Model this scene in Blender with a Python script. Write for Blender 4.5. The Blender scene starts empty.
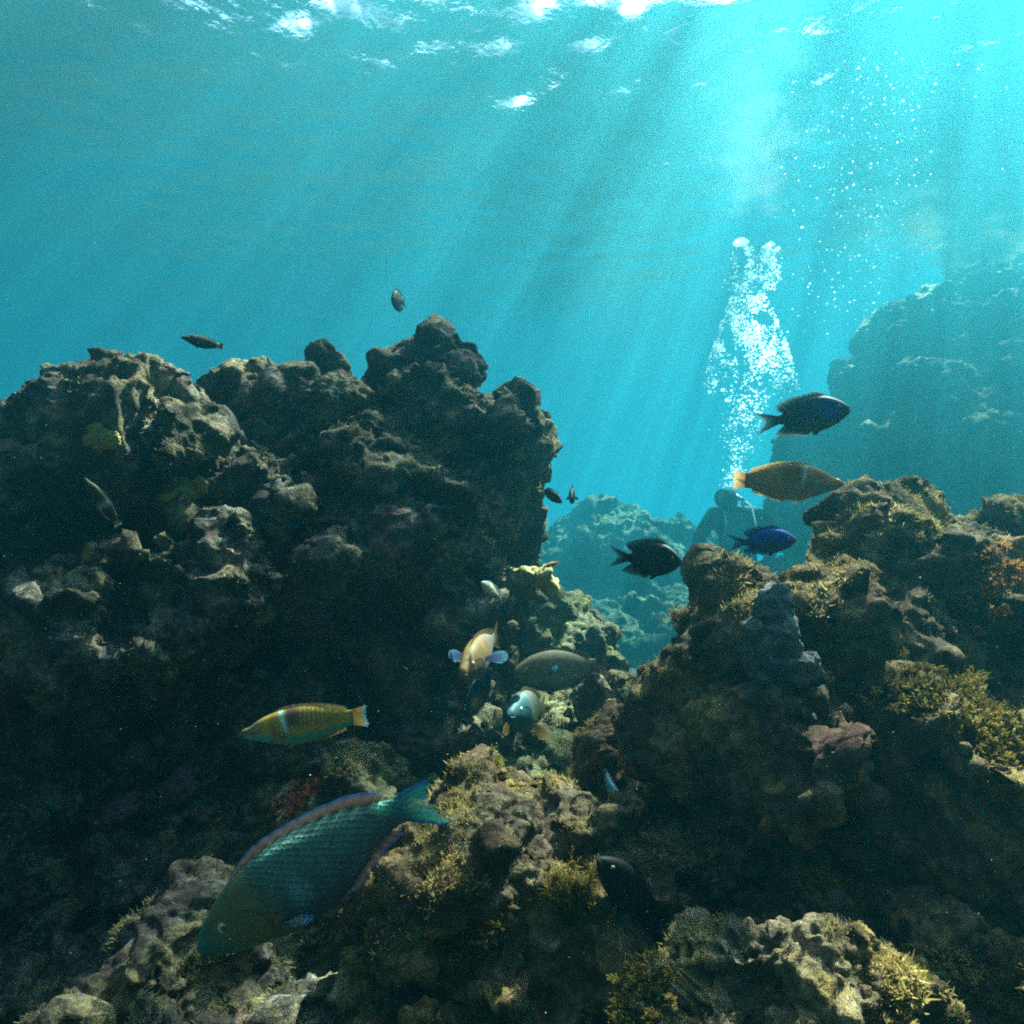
import bpy, math, random
import numpy as np
from mathutils import Vector, Matrix
from mathutils.bvhtree import BVHTree

random.seed(7)
RNG = np.random.default_rng(7)
S = bpy.context.scene
COL = S.collection
R = math.radians

# ------------------------------------------------------------------ camera
FOV, PITCH = 72.0, 4.8
F = 512 / math.tan(R(FOV / 2))
cd = bpy.data.cameras.new("camera")
cd.sensor_fit = 'HORIZONTAL'
cd.angle = R(FOV)
cd.clip_start, cd.clip_end = 0.02, 500
cam = bpy.data.objects.new("camera", cd)
COL.objects.link(cam)
cam.rotation_euler = (R(90 + PITCH), 0, 0)
S.camera = cam
FWD = np.array([0, math.cos(R(PITCH)), math.sin(R(PITCH))])
UP = np.array([0, -math.sin(R(PITCH)), math.cos(R(PITCH))])
RIGHT = np.array([1.0, 0, 0])


def P(px, py, d):
    """the point d metres ahead that the photograph shows at px, py"""
    return RIGHT * ((px - 512) / F * d) + UP * ((512 - py) / F * d) + FWD * d


SURF_Z = 4.0      # water surface above the camera
BED_Z = -1.35

# ------------------------------------------------------------------ light
SUN = RIGHT * (540 / F) + UP * (1250 / F) + FWD
SUN /= np.linalg.norm(SUN)
elev = math.asin(SUN[2])
azim = math.atan2(SUN[0], SUN[1])
w = bpy.data.worlds.new("World")
S.world = w
w.use_nodes = True
nt = w.node_tree
sky = nt.nodes.new('ShaderNodeTexSky')
sky.sky_type = 'NISHITA'
sky.sun_disc = False
sky.dust_density = 4.0
sky.sun_elevation = elev
sky.sun_rotation = azim
bg = nt.nodes['Background']
bg.inputs['Strength'].default_value = 0.07
nt.links.new(sky.outputs[0], bg.inputs[0])
sd = bpy.data.lights.new("sun", 'SUN')
sd.energy = 5.0
sd.angle = R(0.5)
sd.color = (1.0, 0.89, 0.72)
so = bpy.data.objects.new("sun", sd)
COL.objects.link(so)
so.rotation_euler = Vector(SUN).to_track_quat('Z', 'Y').to_euler()
so.location = (3, 4, 9)
S.view_settings.view_transform = 'Standard'
S.view_settings.look = 'None'
S.view_settings.gamma = 1
S.view_settings.exposure = 2.15
c = S.cycles
c.max_bounces = 7
c.diffuse_bounces = 3
c.glossy_bounces = 3
c.transmission_bounces = 4
c.volume_bounces = 1
c.transparent_max_bounces = 10
c.sample_clamp_indirect = 1.0
c.sample_clamp_direct = 2.5
c.caustics_reflective = False
c.caustics_refractive = False
c.use_denoising = False   # the photograph is grainy
c.filter_width = 2.0
c.use_adaptive_sampling = False

# ------------------------------------------------------------------ helpers


def tag(o, label=None, cat=None, group=None, kind=None):
    if label: o['label'] = label
    if cat: o['category'] = cat
    if group: o['group'] = group
    if kind: o['kind'] = kind
    return o


def link(name, me, m=None, parent=None, loc=None):
    o = bpy.data.objects.new(name, me)
    COL.objects.link(o)
    if m is not None: me.materials.append(m)
    if parent is not None: o.parent = parent
    if loc is not None: o.location = loc
    return o


def empty(name, loc=(0, 0, 0)):
    o = bpy.data.objects.new(name, None)
    COL.objects.link(o)
    o.empty_display_size = 0.05
    o.location = loc
    return o


def mesh_np(name, V, Fq, smooth=True):
    me = bpy.data.meshes.new(name)
    V = np.asarray(V, dtype=np.float32)
    Fq = np.asarray(Fq, dtype=np.int32)
    k = Fq.shape[1]
    me.vertices.add(len(V))
    me.vertices.foreach_set('co', V.ravel())
    me.loops.add(Fq.size)
    me.loops.foreach_set('vertex_index', Fq.ravel())
    me.polygons.add(len(Fq))
    me.polygons.foreach_set('loop_start', np.arange(0, Fq.size, k, dtype=np.int32))
    me.update(calc_edges=True)
    me.validate()
    if smooth:
        me.polygons.foreach_set('use_smooth', np.ones(len(me.polygons), dtype=bool))
    return me


def add_col(me, C):
    a = me.color_attributes.new('Col', 'FLOAT_COLOR', 'POINT')
    C = np.asarray(C, dtype=np.float32)
    if C.shape[1] == 3:
        C = np.hstack([C, np.ones((len(C), 1), np.float32)])
    a.data.foreach_set('color', C.ravel())


def hash3(ix, iy, iz, s):
    n = (ix * 374761393 + iy * 668265263 + iz * 1440662683 + s * 974634777) & 0x7fffffff
    n = ((n ^ (n >> 13)) * 1274126177) & 0x7fffffff
    n = ((n ^ (n >> 15)) * 668265263) & 0x7fffffff
    return ((n ^ (n >> 16)) & 0xffff) / 65535.0


def vnoise(p, s=0):
    i = np.floor(p).astype(np.int64)
    f = p - i
    u = f * f * f * (f * (f * 6 - 15) + 10)
    out = 0
    for dx in (0, 1):
        wx = u[:, 0] if dx else 1 - u[:, 0]
        for dy in (0, 1):
            wy = u[:, 1] if dy else 1 - u[:, 1]
            for dz in (0, 1):
                wz = u[:, 2] if dz else 1 - u[:, 2]
                out = out + wx * wy * wz * hash3(i[:, 0] + dx, i[:, 1] + dy, i[:, 2] + dz, s)
    return out * 2 - 1


def fbm(p, o=4, s=0, ridged=False):
    a, t, out = 1.0, 0, 0
    q = p.copy()
    for k in range(o):
        n = vnoise(q, s + k)
        out = out + a * ((1 - 2 * np.abs(n)) if ridged else n)
        t += a
        a *= .5
        q = q * 2.03 + 17.3
    return out / t


def worley(p, s=0):
    i = np.floor(p).astype(np.int64)
    f1 = np.full(len(p), 9.0)
    f2 = np.full(len(p), 9.0)
    for dx in (-1, 0, 1):
        for dy in (-1, 0, 1):
            for dz in (-1, 0, 1):
                c0, c1, c2 = i[:, 0] + dx, i[:, 1] + dy, i[:, 2] + dz
                ddx = c0 + hash3(c0, c1, c2, s) - p[:, 0]
                ddy = c1 + hash3(c0, c1, c2, s + 11) - p[:, 1]
                ddz = c2 + hash3(c0, c1, c2, s + 23) - p[:, 2]
                d = ddx * ddx + ddy * ddy + ddz * ddz
                f2 = np.minimum(f2, np.maximum(f1, d))
                f1 = np.minimum(f1, d)
    return np.sqrt(f1), np.sqrt(f2)


def facet(p, s=0, tilt=.9):
    """broken planes: each cell is a tilted flat, softened at its borders"""
    i = np.floor(p).astype(np.int64)
    num = np.zeros(len(p))
    den = np.zeros(len(p)) + 1e-9
    f1 = worley(p, s)[0]
    for dx in (-1, 0, 1):
        for dy in (-1, 0, 1):
            for dz in (-1, 0, 1):
                c0, c1, c2 = i[:, 0] + dx, i[:, 1] + dy, i[:, 2] + dz
                a = p[:, 0] - (c0 + hash3(c0, c1, c2, s))
                b = p[:, 1] - (c1 + hash3(c0, c1, c2, s + 11))
                e = p[:, 2] - (c2 + hash3(c0, c1, c2, s + 23))
                d = np.sqrt(a * a + b * b + e * e)
                wt = np.exp(-(d - f1) * 36)
                h = hash3(c0, c1, c2, s + 31) - .5
                t0, t1, t2 = (hash3(c0, c1, c2, s + k) - .5 for k in (41, 43, 47))
                num += wt * (h + tilt * 2 * (a * t0 + b * t1 + e * t2))
                den += wt
    return num / den


# ------------------------------------------------------------------ node helper
class NT:
    def __init__(self, name):
        self.m = bpy.data.materials.new(name)
        self.m.use_nodes = True
        self.t = self.m.node_tree
        self.t.nodes.clear()
        self.out = self.n('ShaderNodeOutputMaterial')

    def n(self, typ, **kw):
        o = self.t.nodes.new(typ)
        for k, v in kw.items():
            if k.startswith('i_'):
                o.inputs[k[2:].replace('_', ' ')].default_value = v
            else:
                setattr(o, k, v)
        return o

    def l(self, a, b):
        self.t.links.new(a, b)

    def noise(self, vec, scale, detail=6, rough=.55, dist=0):
        o = self.n('ShaderNodeTexNoise')
        o.inputs['Scale'].default_value = scale
        o.inputs['Detail'].default_value = detail
        o.inputs['Roughness'].default_value = rough
        o.inputs['Distortion'].default_value = dist
        self.l(vec, o.inputs['Vector'])
        return o.outputs['Fac']

    def vor(self, vec, scale, feature='F1'):
        o = self.n('ShaderNodeTexVoronoi', feature=feature)
        o.inputs['Scale'].default_value = scale
        self.l(vec, o.inputs['Vector'])
        return o.outputs['Distance']

    def ramp(self, fac, pts, interp='LINEAR'):
        o = self.n('ShaderNodeValToRGB')
        o.color_ramp.interpolation = interp
        e = o.color_ramp.elements
        while len(e) < len(pts): e.new(.5)
        for k, (p, col) in enumerate(pts):
            e[k].position = p
            if not hasattr(col, '__len__'): col = (col, col, col)
            e[k].color = (*col, 1)
        self.l(fac, o.inputs['Fac'])
        return o.outputs['Color']

    def mix(self, fac, a, b, typ='MIX'):
        o = self.n('ShaderNodeMix', data_type='RGBA', blend_type=typ)
        for v, i in ((fac, 0), (a, 6), (b, 7)):
            if hasattr(v, 'is_linked'): self.l(v, o.inputs[i])
            else: o.inputs[i].default_value = v if i == 0 else ((*v, 1) if len(v) == 3 else v)
        return o.outputs[2]

    def math(self, op, a, b=None, clamp=False):
        o = self.n('ShaderNodeMath', operation=op, use_clamp=clamp)
        for v, i in ((a, 0), (b, 1)):
            if v is None: continue
            if hasattr(v, 'is_linked'): self.l(v, o.inputs[i])
            else: o.inputs[i].default_value = v
        return o.outputs[0]

    def bump(self, h, strength, dist, normal=None):
        o = self.n('ShaderNodeBump')
        o.inputs['Strength'].default_value = strength
        o.inputs['Distance'].default_value = dist
        self.l(h, o.inputs['Height'])
        if normal is not None: self.l(normal, o.inputs['Normal'])
        return o.outputs['Normal']

    def pos(self):
        return self.n('ShaderNodeNewGeometry').outputs['Position']


def rock_mat(name, dark, mid, light, tint, turf=(.30, .24, .09), k=1.0, pink=.25):
    N = NT(name)
    p = N.pos()
    big = N.noise(p, 3.2 * k, 5, .6, .4)
    med = N.noise(p, 14 * k, 6, .65)
    fine = N.noise(p, 75 * k, 6, .7)
    grain = N.noise(p, 320 * k, 3, .7)
    pit = N.vor(p, 60 * k)
    s = N.math('ADD', N.math('MULTIPLY', med, .6), N.math('MULTIPLY', fine, .4))
    col = N.ramp(s, [(.30, dark), (.48, mid), (.66, light)])
    col = N.mix(N.ramp(big, [(.42, 0), (.62, 1)]), col, N.mix(.55, col, tint))
    # turf algae film in patches
    tm = N.math('MULTIPLY', N.ramp(N.noise(p, 7 * k, 5, .7, .5), [(.48, 0), (.60, 1)]), N.ramp(fine, [(.40, .1), (.58, 1)]))
    col = N.mix(tm, col, N.mix(grain, turf, tuple(v * .45 for v in turf)))
    # pink coralline crusts
    pm = N.math('MULTIPLY', N.ramp(N.noise(p, 9 * k, 4, .6, .8), [(.60, 0), (.66, 1)]), pink)
    col = N.mix(pm, col, N.mix(fine, (.32, .10, .13), (.16, .05, .08)))
    # white and ochre specks (barnacles, shell grit)
    sp = N.ramp(N.vor(p, 130 * k), [(.10, 1), (.17, 0)])
    sp = N.math('MULTIPLY', sp, N.ramp(N.noise(p, 22 * k, 3), [(.55, 0), (.66, .85)]))
    col = N.mix(sp, col, (.55, .50, .38))
    b = N.n('ShaderNodeBsdfPrincipled')
    N.l(col, b.inputs['Base Color'])
    b.inputs['Roughness'].default_value = .85
    b.inputs['Specular IOR Level'].default_value = .12
    h = N.math('ADD', N.math('MULTIPLY', fine, .6), N.math('MULTIPLY', med, .9))
    h = N.math('ADD', h, N.math('MULTIPLY', N.ramp(pit, [(.0, 0), (.45, 1)]), .35))
    nrm = N.bump(h, 1.0, .032 / k)
    nrm = N.bump(grain, 1.0, .006 / k, nrm)
    N.l(nrm, b.inputs['Normal'])
    N.l(b.outputs[0], N.out.inputs['Surface'])
    return N.m


def plain(name, col, rough=.6, spec=.2, trans=0.0, noise=0.0, nscale=60):
    N = NT(name)
    b = N.n('ShaderNodeBsdfPrincipled')
    b.inputs['Roughness'].default_value = rough
    b.inputs['Specular IOR Level'].default_value = spec
    cc = N.mix(N.math('MULTIPLY', N.noise(N.pos(), nscale, 5, .6), noise), col, tuple(v * .25 for v in col))
    N.l(cc, b.inputs['Base Color'])
    if trans > 0:
        t = N.n('ShaderNodeBsdfTranslucent')
        N.l(cc, t.inputs['Color'])
        mx = N.n('ShaderNodeMixShader')
        mx.inputs[0].default_value = trans
        N.l(b.outputs[0], mx.inputs[1]); N.l(t.outputs[0], mx.inputs[2])
        N.l(mx.outputs[0], N.out.inputs['Surface'])
    else:
        N.l(b.outputs[0], N.out.inputs['Surface'])
    return N.m


# ------------------------------------------------------------------ water body (haze)
N = NT("water_volume")
pv = N.n('ShaderNodeVolumePrincipled')
pv.inputs['Density'].default_value = .10
pv.inputs['Color'].default_value = (.019, .143, .190, 1)
pv.inputs['Absorption Color'].default_value = (.0, .48, .63, 1)
pv.inputs['Anisotropy'].default_value = .74
N.l(pv.outputs[0], N.out.inputs['Volume'])
x, y0, y1, z0, z1 = 96, -96, 96, BED_Z - 16, SURF_Z + .5
V = [(sx * x, yy, zz) for zz in (z0, z1) for (sx, yy) in ((-1, y0), (1, y0), (1, y1), (-1, y1))]
Q = [(3, 2, 1, 0), (4, 5, 6, 7), (0, 1, 5, 4), (1, 2, 6, 5), (2, 3, 7, 6), (3, 0, 4, 7)]
tag(link("haze", mesh_np("haze", V, Q, False), N.m), kind='stuff')


def axis(lo, hi, dx, ext0, ext1, g=1.13):
    a = list(np.arange(lo, hi + dx / 2, dx))
    st = dx
    while a[-1] < ext1:
        st *= g
        a.append(min(a[-1] + st, ext1))
    st = dx
    b = []
    cur = a[0]
    while cur > ext0:
        st *= g
        cur = max(cur - st, ext0)
        b.append(cur)
    return np.array(b[::-1] + a)


def grid(ax, ay):
    X, Y = np.meshgrid(ax, ay)
    nx, ny = len(ax), len(ay)
    i = np.arange(nx * ny).reshape(ny, nx)
    Q = np.stack([i[:-1, :-1], i[:-1, 1:], i[1:, 1:], i[1:, :-1]], -1).reshape(-1, 4)
    return X.ravel(), Y.ravel(), Q


# ------------------------------------------------------------------ water surface
ax = axis(-4, 7, .035, -92, 92)
ay = axis(.4, 9, .035, -92, 92)
X, Y, Q = grid(ax, ay)
sp = np.hypot(np.interp(X, ax, np.gradient(ax)), np.interp(Y, ay, np.gradient(ay)))
Z = np.zeros_like(X)
rw = np.random.default_rng(21)
for k in range(46):
    lam = .22 * 1.09 ** k if k < 34 else rw.uniform(.9, 3.2)
    th = rw.normal(1.15, .55)
    steep = .025 if lam < .6 else (.016 if lam < .9 else .006)
    A = steep * lam / (2 * math.pi)
    ph = rw.uniform(0, 6.28)
    q = (X * math.cos(th) + Y * math.sin(th)) * 2 * math.pi / lam + ph
    att = np.clip(lam / (sp * 4) - 1, 0, 1)
    Z += A * att * (1 - 2 * np.abs(np.sin(q / 2)) ** 1.5 if k % 3 == 0 else np.sin(q))
N = NT("water_surface")
p = N.pos()
bmp = N.bump(N.noise(p, 9, 4, .6, .6), .22, .02)
bmp = N.bump(N.noise(p, 2.2, 2, .5, .3), .10, .10, bmp)
fr = N.n('ShaderNodeFresnel')
fr.inputs['IOR'].default_value = 1.33
N.l(bmp, fr.inputs['Normal'])
tr = N.n('ShaderNodeBsdfTransparent')
# light shafts painted in: noise in the transparent colour stands in for ripple focusing
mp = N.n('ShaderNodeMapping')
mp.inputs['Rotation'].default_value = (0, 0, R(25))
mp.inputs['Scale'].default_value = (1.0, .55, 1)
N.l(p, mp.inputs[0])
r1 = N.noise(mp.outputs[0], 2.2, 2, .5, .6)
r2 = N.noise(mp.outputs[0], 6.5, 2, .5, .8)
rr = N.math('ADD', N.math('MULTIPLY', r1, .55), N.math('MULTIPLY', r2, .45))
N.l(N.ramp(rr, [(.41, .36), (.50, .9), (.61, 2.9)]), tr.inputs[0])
gl = N.n('ShaderNodeBsdfGlossy')
gl.inputs['Roughness'].default_value = .34
gl.inputs['Color'].default_value = (.95, .97, 1, 1)
N.l(bmp, gl.inputs['Normal'])
mx = N.n('ShaderNodeMixShader')
N.l(fr.outputs[0], mx.inputs[0]); N.l(tr.outputs[0], mx.inputs[1]); N.l(gl.outputs[0], mx.inputs[2])
N.l(mx.outputs[0], N.out.inputs['Surface'])
tag(link("water_surface", mesh_np("water_surface", np.stack([X, Y, Z + SURF_Z], 1), Q), N.m), kind='structure')

# ------------------------------------------------------------------ seabed
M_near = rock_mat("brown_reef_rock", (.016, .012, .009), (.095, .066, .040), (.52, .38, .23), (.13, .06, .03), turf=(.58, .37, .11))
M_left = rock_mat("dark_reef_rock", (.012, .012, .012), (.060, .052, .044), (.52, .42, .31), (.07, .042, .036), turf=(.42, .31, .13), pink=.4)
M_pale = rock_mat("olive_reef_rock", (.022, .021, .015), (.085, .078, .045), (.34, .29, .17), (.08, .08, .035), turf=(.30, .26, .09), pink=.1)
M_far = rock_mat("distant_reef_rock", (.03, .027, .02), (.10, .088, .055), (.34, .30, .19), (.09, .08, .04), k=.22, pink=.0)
M_bed = rock_mat("seabed_rubble", (.02, .02, .018), (.055, .052, .045), (.14, .135, .115), (.05, .047, .04), turf=(.09, .085, .055), k=.6, pink=.2)
ax = axis(-3, 4, .05, -86, 86, 1.12)
ay = axis(.2, 8, .05, -86, 86, 1.12)
X, Y, Q = grid(ax, ay)
p = np.stack([X, Y, np.zeros_like(X)], 1)
Z = BED_Z + .22 * fbm(p * .7, 4, 3) + .10 * (1 - worley(p * 2.5, 5)[0]) + .03 * fbm(p * 9, 3, 8) - .02 * np.clip(Y - 5, 0, 40) - .5 * np.clip(np.hypot(X, Y) - 18, 0, 24)
tag(link("seabed", mesh_np("seabed", np.stack([X, Y, Z], 1), Q), M_bed), kind='structure')

# ------------------------------------------------------------------ rocks
import bmesh
ICO = {}


def ico(n):
    if n not in ICO:
        bm = bmesh.new()
        bmesh.ops.create_icosphere(bm, subdivisions=n, radius=1)
        bm.verts.ensure_lookup_table()
        ICO[n] = (np.array([v.co[:] for v in bm.verts]), np.array([[v.index for v in f.verts] for f in bm.faces]))
        bm.free()
    return ICO[n]


def boulder_blob(rng, nplanes=9, lo=.52, sub=4):
    v, f = ico(sub)
    n = rng.normal(size=(nplanes, 3))
    n /= np.linalg.norm(n, axis=1)[:, None]
    h = rng.uniform(lo, .98, nplanes)
    d = v @ n.T
    r = np.where(d > .05, h[None, :] / np.maximum(d, .05), 9).min(1)
    return v * np.minimum(r, 1.08)[:, None] * 1.07, f


BVHS = []
ROCKS = []


def rock(name, label, blobs, mat, voxel, seed, amp=1.0, size=.16, cat="rock", group=None, angular=.52, register=True, smooth=1, kids=3):
    rng = np.random.default_rng(seed)
    VV, FF, off = [], [], 0
    for (px, py, d, rx, ry, rz) in blobs:
        if d > 3.4: d, rz = d * 1.9, rz * 1.8
        v, f = boulder_blob(rng, lo=angular)
        cpt = P(px, py, d)
        rx, ry = rx * d / F, ry * d / F
        w_ = cpt + v[:, :1] * RIGHT * rx + v[:, 2:3] * UP * ry + v[:, 1:2] * FWD * rz
        VV.append(w_); FF.append(f + off); off += len(v)
        for k in range(kids):
            dv = rng.normal(size=3)
            dv[1] = -abs(dv[1]) * .8
            dv[2] += .35
            dv /= np.linalg.norm(dv)
            kc = cpt + RIGHT * rx * dv[0] * .84 + UP * ry * dv[2] * .84 + FWD * rz * dv[1] * .84
            kr = rng.uniform(.08, .24) * min(max(rx, ry), .28)
            v2, f2 = boulder_blob(rng, 8, .5, 3)
            sc = kr * rng.uniform(.7, 1.5, 3)
            a = rng.normal(size=(3, 3))
            qm, _ = np.linalg.qr(a)
            VV.append(kc + (v2 * sc) @ qm); FF.append(f2 + off); off += len(v2)
    V = np.vstack(VV)
    base = np.array([V[:, 0].mean(), V[:, 1].mean(), V[:, 2].min()])
    me = mesh_np(name, V - base, np.vstack(FF))
    o = link(name, me)
    md = o.modifiers.new('r', 'REMESH')
    md.mode = 'VOXEL'
    md.voxel_size = voxel
    sm = o.modifiers.new('s', 'SMOOTH')
    sm.iterations = smooth
    sm.factor = .5
    dg = bpy.context.evaluated_depsgraph_get()
    ev = o.evaluated_get(dg)
    me2 = bpy.data.meshes.new_from_object(ev)
    o.modifiers.clear()
    if cat == "sponge":            # keep the one connected body
        bm = bmesh.new(); bm.from_mesh(me2); bm.verts.ensure_lookup_table()
        left, best = set(bm.verts), set()
        while left:
            st = [left.pop()]; comp = set(st)
            while st:
                for e in st.pop().link_edges:
                    for v_ in e.verts:
                        if v_ in left: left.discard(v_); comp.add(v_); st.append(v_)
            if len(comp) > len(best): best = comp
        bmesh.ops.delete(bm, geom=[v_ for v_ in bm.verts if v_ not in best], context='VERTS')
        bm.to_mesh(me2); bm.free()
    o.data = me2
    bpy.data.meshes.remove(me)
    me = me2
    me.name = name
    n = len(me.vertices)
    co = np.empty(n * 3, np.float32)
    nr = np.empty(n * 3, np.float32)

    def step(fn):
        me.vertices.foreach_get('co', co)
        me.vertices.foreach_get('normal', nr)
        c3 = co.reshape(-1, 3).astype(float)
        d = fn(c3 + base + seed * 1.7)
        c3 = c3 + nr.reshape(-1, 3) * d[:, None]
        me.vertices.foreach_set('co', c3.astype(np.float32).ravel())
        me.update()
    s = size
    q = lambda p: p + s * .16 * np.stack([fbm(p / s, 2, 31), fbm(p / s, 2, 37), fbm(p / s, 2, 41)], 1)

    def l1(p):
        return amp * s * (.40 * facet(q(p) / (s * 1.3), seed, 1.3) + .14 * fbm(p / (s * 1.5), 3, seed + 3) + .08 * fbm(p / (s * .8), 3, seed + 2, True))

    def l2(p):
        rg = fbm(p / (s * .5), 5, seed + 9, True)
        mk = np.clip(.5 + 1.2 * vnoise(p / s, 77), 0, 1)
        return amp * s * (.12 * facet(q(p) / (s * .5), seed + 5, 1.3) + .09 * rg * (.4 + .6 * mk) + .05 * fbm(p / (s * .3), 3, seed + 8))

    def l3(p):
        f1, f2 = worley(p / (s * .15), seed + 15)
        m = np.clip(.75 + 1.1 * fbm(p / (s * .8), 2, seed + 21), .15, 1.5)
        return amp * s * m * (.055 * facet(p / (s * .18), seed + 25, 1.2) - .16 * np.maximum(.34 - f1, 0) + .10 * fbm(p / (s * .16), 5, seed + 19))
    for fn in (l1, l2, l3): step(fn)
    me.polygons.foreach_set('use_smooth', np.ones(len(me.polygons), dtype=bool))
    me.materials.clear()
    me.materials.append(mat)
    o.location = base
    tag(o, label, cat, group)
    if register:
        co = np.empty(n * 3, np.float32)
        me.vertices.foreach_get('co', co)
        ROCKS.append((o, co.reshape(-1, 3) + base))
    return o


def hit(px, py, dmin=0.05):
    """first rock surface seen at px, py: point and normal"""
    if not BVHS:
        dg = bpy.context.evaluated_depsgraph_get()
        for (o, co) in ROCKS:
            fs = [tuple(p.vertices) for p in o.data.polygons]
            BVHS.append((BVHTree.FromPolygons([tuple(v) for v in co.tolist()], fs), o))
    d = Vector(P(px, py, 1)).normalized()
    best = None
    for b, o in BVHS:
        loc, nrm, idx, dist = b.ray_cast(Vector((0, 0, 0)), d)
        if loc is not None and (best is None or dist < best[2]):
            best = (np.array(loc), np.array(nrm), dist, o)
    return best


RK = "rocks of the reef"
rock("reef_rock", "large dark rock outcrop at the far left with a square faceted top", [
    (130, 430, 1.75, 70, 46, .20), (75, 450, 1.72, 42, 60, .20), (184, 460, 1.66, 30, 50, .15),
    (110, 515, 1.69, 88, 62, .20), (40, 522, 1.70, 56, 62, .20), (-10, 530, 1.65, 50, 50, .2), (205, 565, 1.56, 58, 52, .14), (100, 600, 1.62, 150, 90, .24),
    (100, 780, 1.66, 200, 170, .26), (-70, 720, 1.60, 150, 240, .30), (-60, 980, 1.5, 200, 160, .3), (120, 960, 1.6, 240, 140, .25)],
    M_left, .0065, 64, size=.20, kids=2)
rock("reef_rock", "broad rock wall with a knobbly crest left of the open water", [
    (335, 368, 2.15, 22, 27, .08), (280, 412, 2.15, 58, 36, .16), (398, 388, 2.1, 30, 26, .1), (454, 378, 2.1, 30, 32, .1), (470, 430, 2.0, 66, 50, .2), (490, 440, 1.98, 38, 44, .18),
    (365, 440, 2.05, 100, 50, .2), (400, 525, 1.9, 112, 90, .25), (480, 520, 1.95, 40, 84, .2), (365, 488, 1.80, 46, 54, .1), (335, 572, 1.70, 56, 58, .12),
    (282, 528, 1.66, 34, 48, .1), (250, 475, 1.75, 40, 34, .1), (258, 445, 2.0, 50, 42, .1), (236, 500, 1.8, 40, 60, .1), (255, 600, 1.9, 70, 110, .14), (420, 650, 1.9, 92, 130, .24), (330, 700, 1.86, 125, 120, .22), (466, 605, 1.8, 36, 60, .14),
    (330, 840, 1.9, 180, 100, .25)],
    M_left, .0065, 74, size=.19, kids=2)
rock("reef_rock", "massive dark rock filling the right side beneath the orange fish", [
    (882, 570, 1.2, 84, 68, .15), (944, 600, 1.18, 58, 44, .13), (726, 596, 1.15, 34, 34, .11), (762, 612, 1.12, 40, 32, .11), (802, 606, 1.12, 44, 36, .12), (722, 650, 1.1, 38, 84, .12), (820, 655, 1.06, 122, 72, .2),
    (965, 622, 1.1, 76, 52, .15), (1012, 602, 1.12, 62, 44, .12), (800, 780, 1.0, 140, 130, .22), (960, 775, .95, 110, 120, .2),
    (1060, 900, .9, 160, 150, .22), (712, 800, 1.05, 50, 95, .14), (830, 955, .98, 180, 105, .2)],
    M_near, .0045, 82, size=.13, kids=2)
rock("reef_rock", "row of rounded knobs of rock at the right edge behind the big right rock", [
    (995, 535, 1.55, 32, 26, .08), (1022, 525, 1.6, 26, 26, .08), (972, 545, 1.5, 18, 18, .06), (1060, 545, 1.6, 60, 40, .12)],
    M_near, .006, 6, size=.09)
rock("reef_rock", "pitted pale brown rock leaning against the left flank of the big right rock", [
    (658, 712, 1.32, 36, 54, .11), (682, 690, 1.34, 30, 46, .1), (622, 770, 1.28, 36, 42, .1), (664, 790, 1.25, 52, 60, .12), (600, 806, 1.25, 30, 30, .1)],
    M_near, .0055, 8, size=.085)
rock("reef_rock", "big algae covered rock in the middle of the foreground", [
    (520, 838, .98, 80, 50, .12), (590, 845, .98, 70, 48, .11), (450, 880, .92, 62, 66, .11), (520, 930, .9, 140, 110, .16),
    (640, 905, .95, 70, 90, .12), (470, 1040, .85, 150, 110, .18), (620, 1030, .88, 110, 90, .15), (485, 800, 1.0, 30, 24, .07), (400, 960, .92, 50, 80, .1)],
    M_near, .004, 9, size=.11)
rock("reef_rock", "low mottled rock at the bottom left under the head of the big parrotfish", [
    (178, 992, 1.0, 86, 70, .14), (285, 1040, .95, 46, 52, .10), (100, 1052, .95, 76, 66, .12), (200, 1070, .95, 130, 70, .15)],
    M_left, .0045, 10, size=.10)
rock("reef_rock", "speckled grey green rock behind the back of the big parrotfish", [
    (372, 806, 1.4, 58, 50, .12), (320, 845, 1.35, 56, 44, .11), (415, 860, 1.3, 44, 56, .1), (370, 900, 1.3, 60, 60, .12), (330, 930, 1.25, 50, 50, .1)],
    M_pale, .0055, 11, size=.10)
rock("reef_rock", "ochre rock with a blunt top in the bottom right foreground", [
    (800, 985, .70, 104, 66, .09), (760, 1040, .68, 80, 70, .09), (870, 1030, .68, 80, 70, .09)],
    M_near, .003, 12, size=.07)
rock("reef_rock", "algae grown rock in the bottom right corner", [
    (935, 965, .80, 66, 56, .09), (1010, 985, .78, 70, 56, .1), (980, 1050, .76, 110, 70, .1)],
    M_near, .0035, 13, size=.075)
ST = "loose stones between the reef walls"
rock("stone", "flat grey stone in front of the rock wall below the small fish", [(447, 790, 1.6, 38, 26, .1)], M_pale, .008, 14, size=.09, group=ST)
rock("stone", "upright lumpy stone behind the middle foreground rock", [(490, 785, 1.42, 24, 28, .07), (478, 800, 1.4, 20, 18, .05)], M_pale, .006, 15, size=.06, group=ST)
rock("stone", "green rounded stone beneath the brown parrotfish", [(556, 722, 2.1, 32, 24, .11)], M_pale, .009, 16, size=.10, group=ST)
rock("stone", "angular stone lying left of the pitted leaning rock", [(545, 760, 1.75, 36, 26, .1), (525, 785, 1.6, 36, 22, .1)], M_pale, .008, 17, size=.09, group=ST)
rock("stone", "dark stone half hidden between the pale boulder and the leaning rock", [(615, 715, 2.0, 30, 44, .12)], M_left, .009, 18, size=.10, group=ST)
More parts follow.
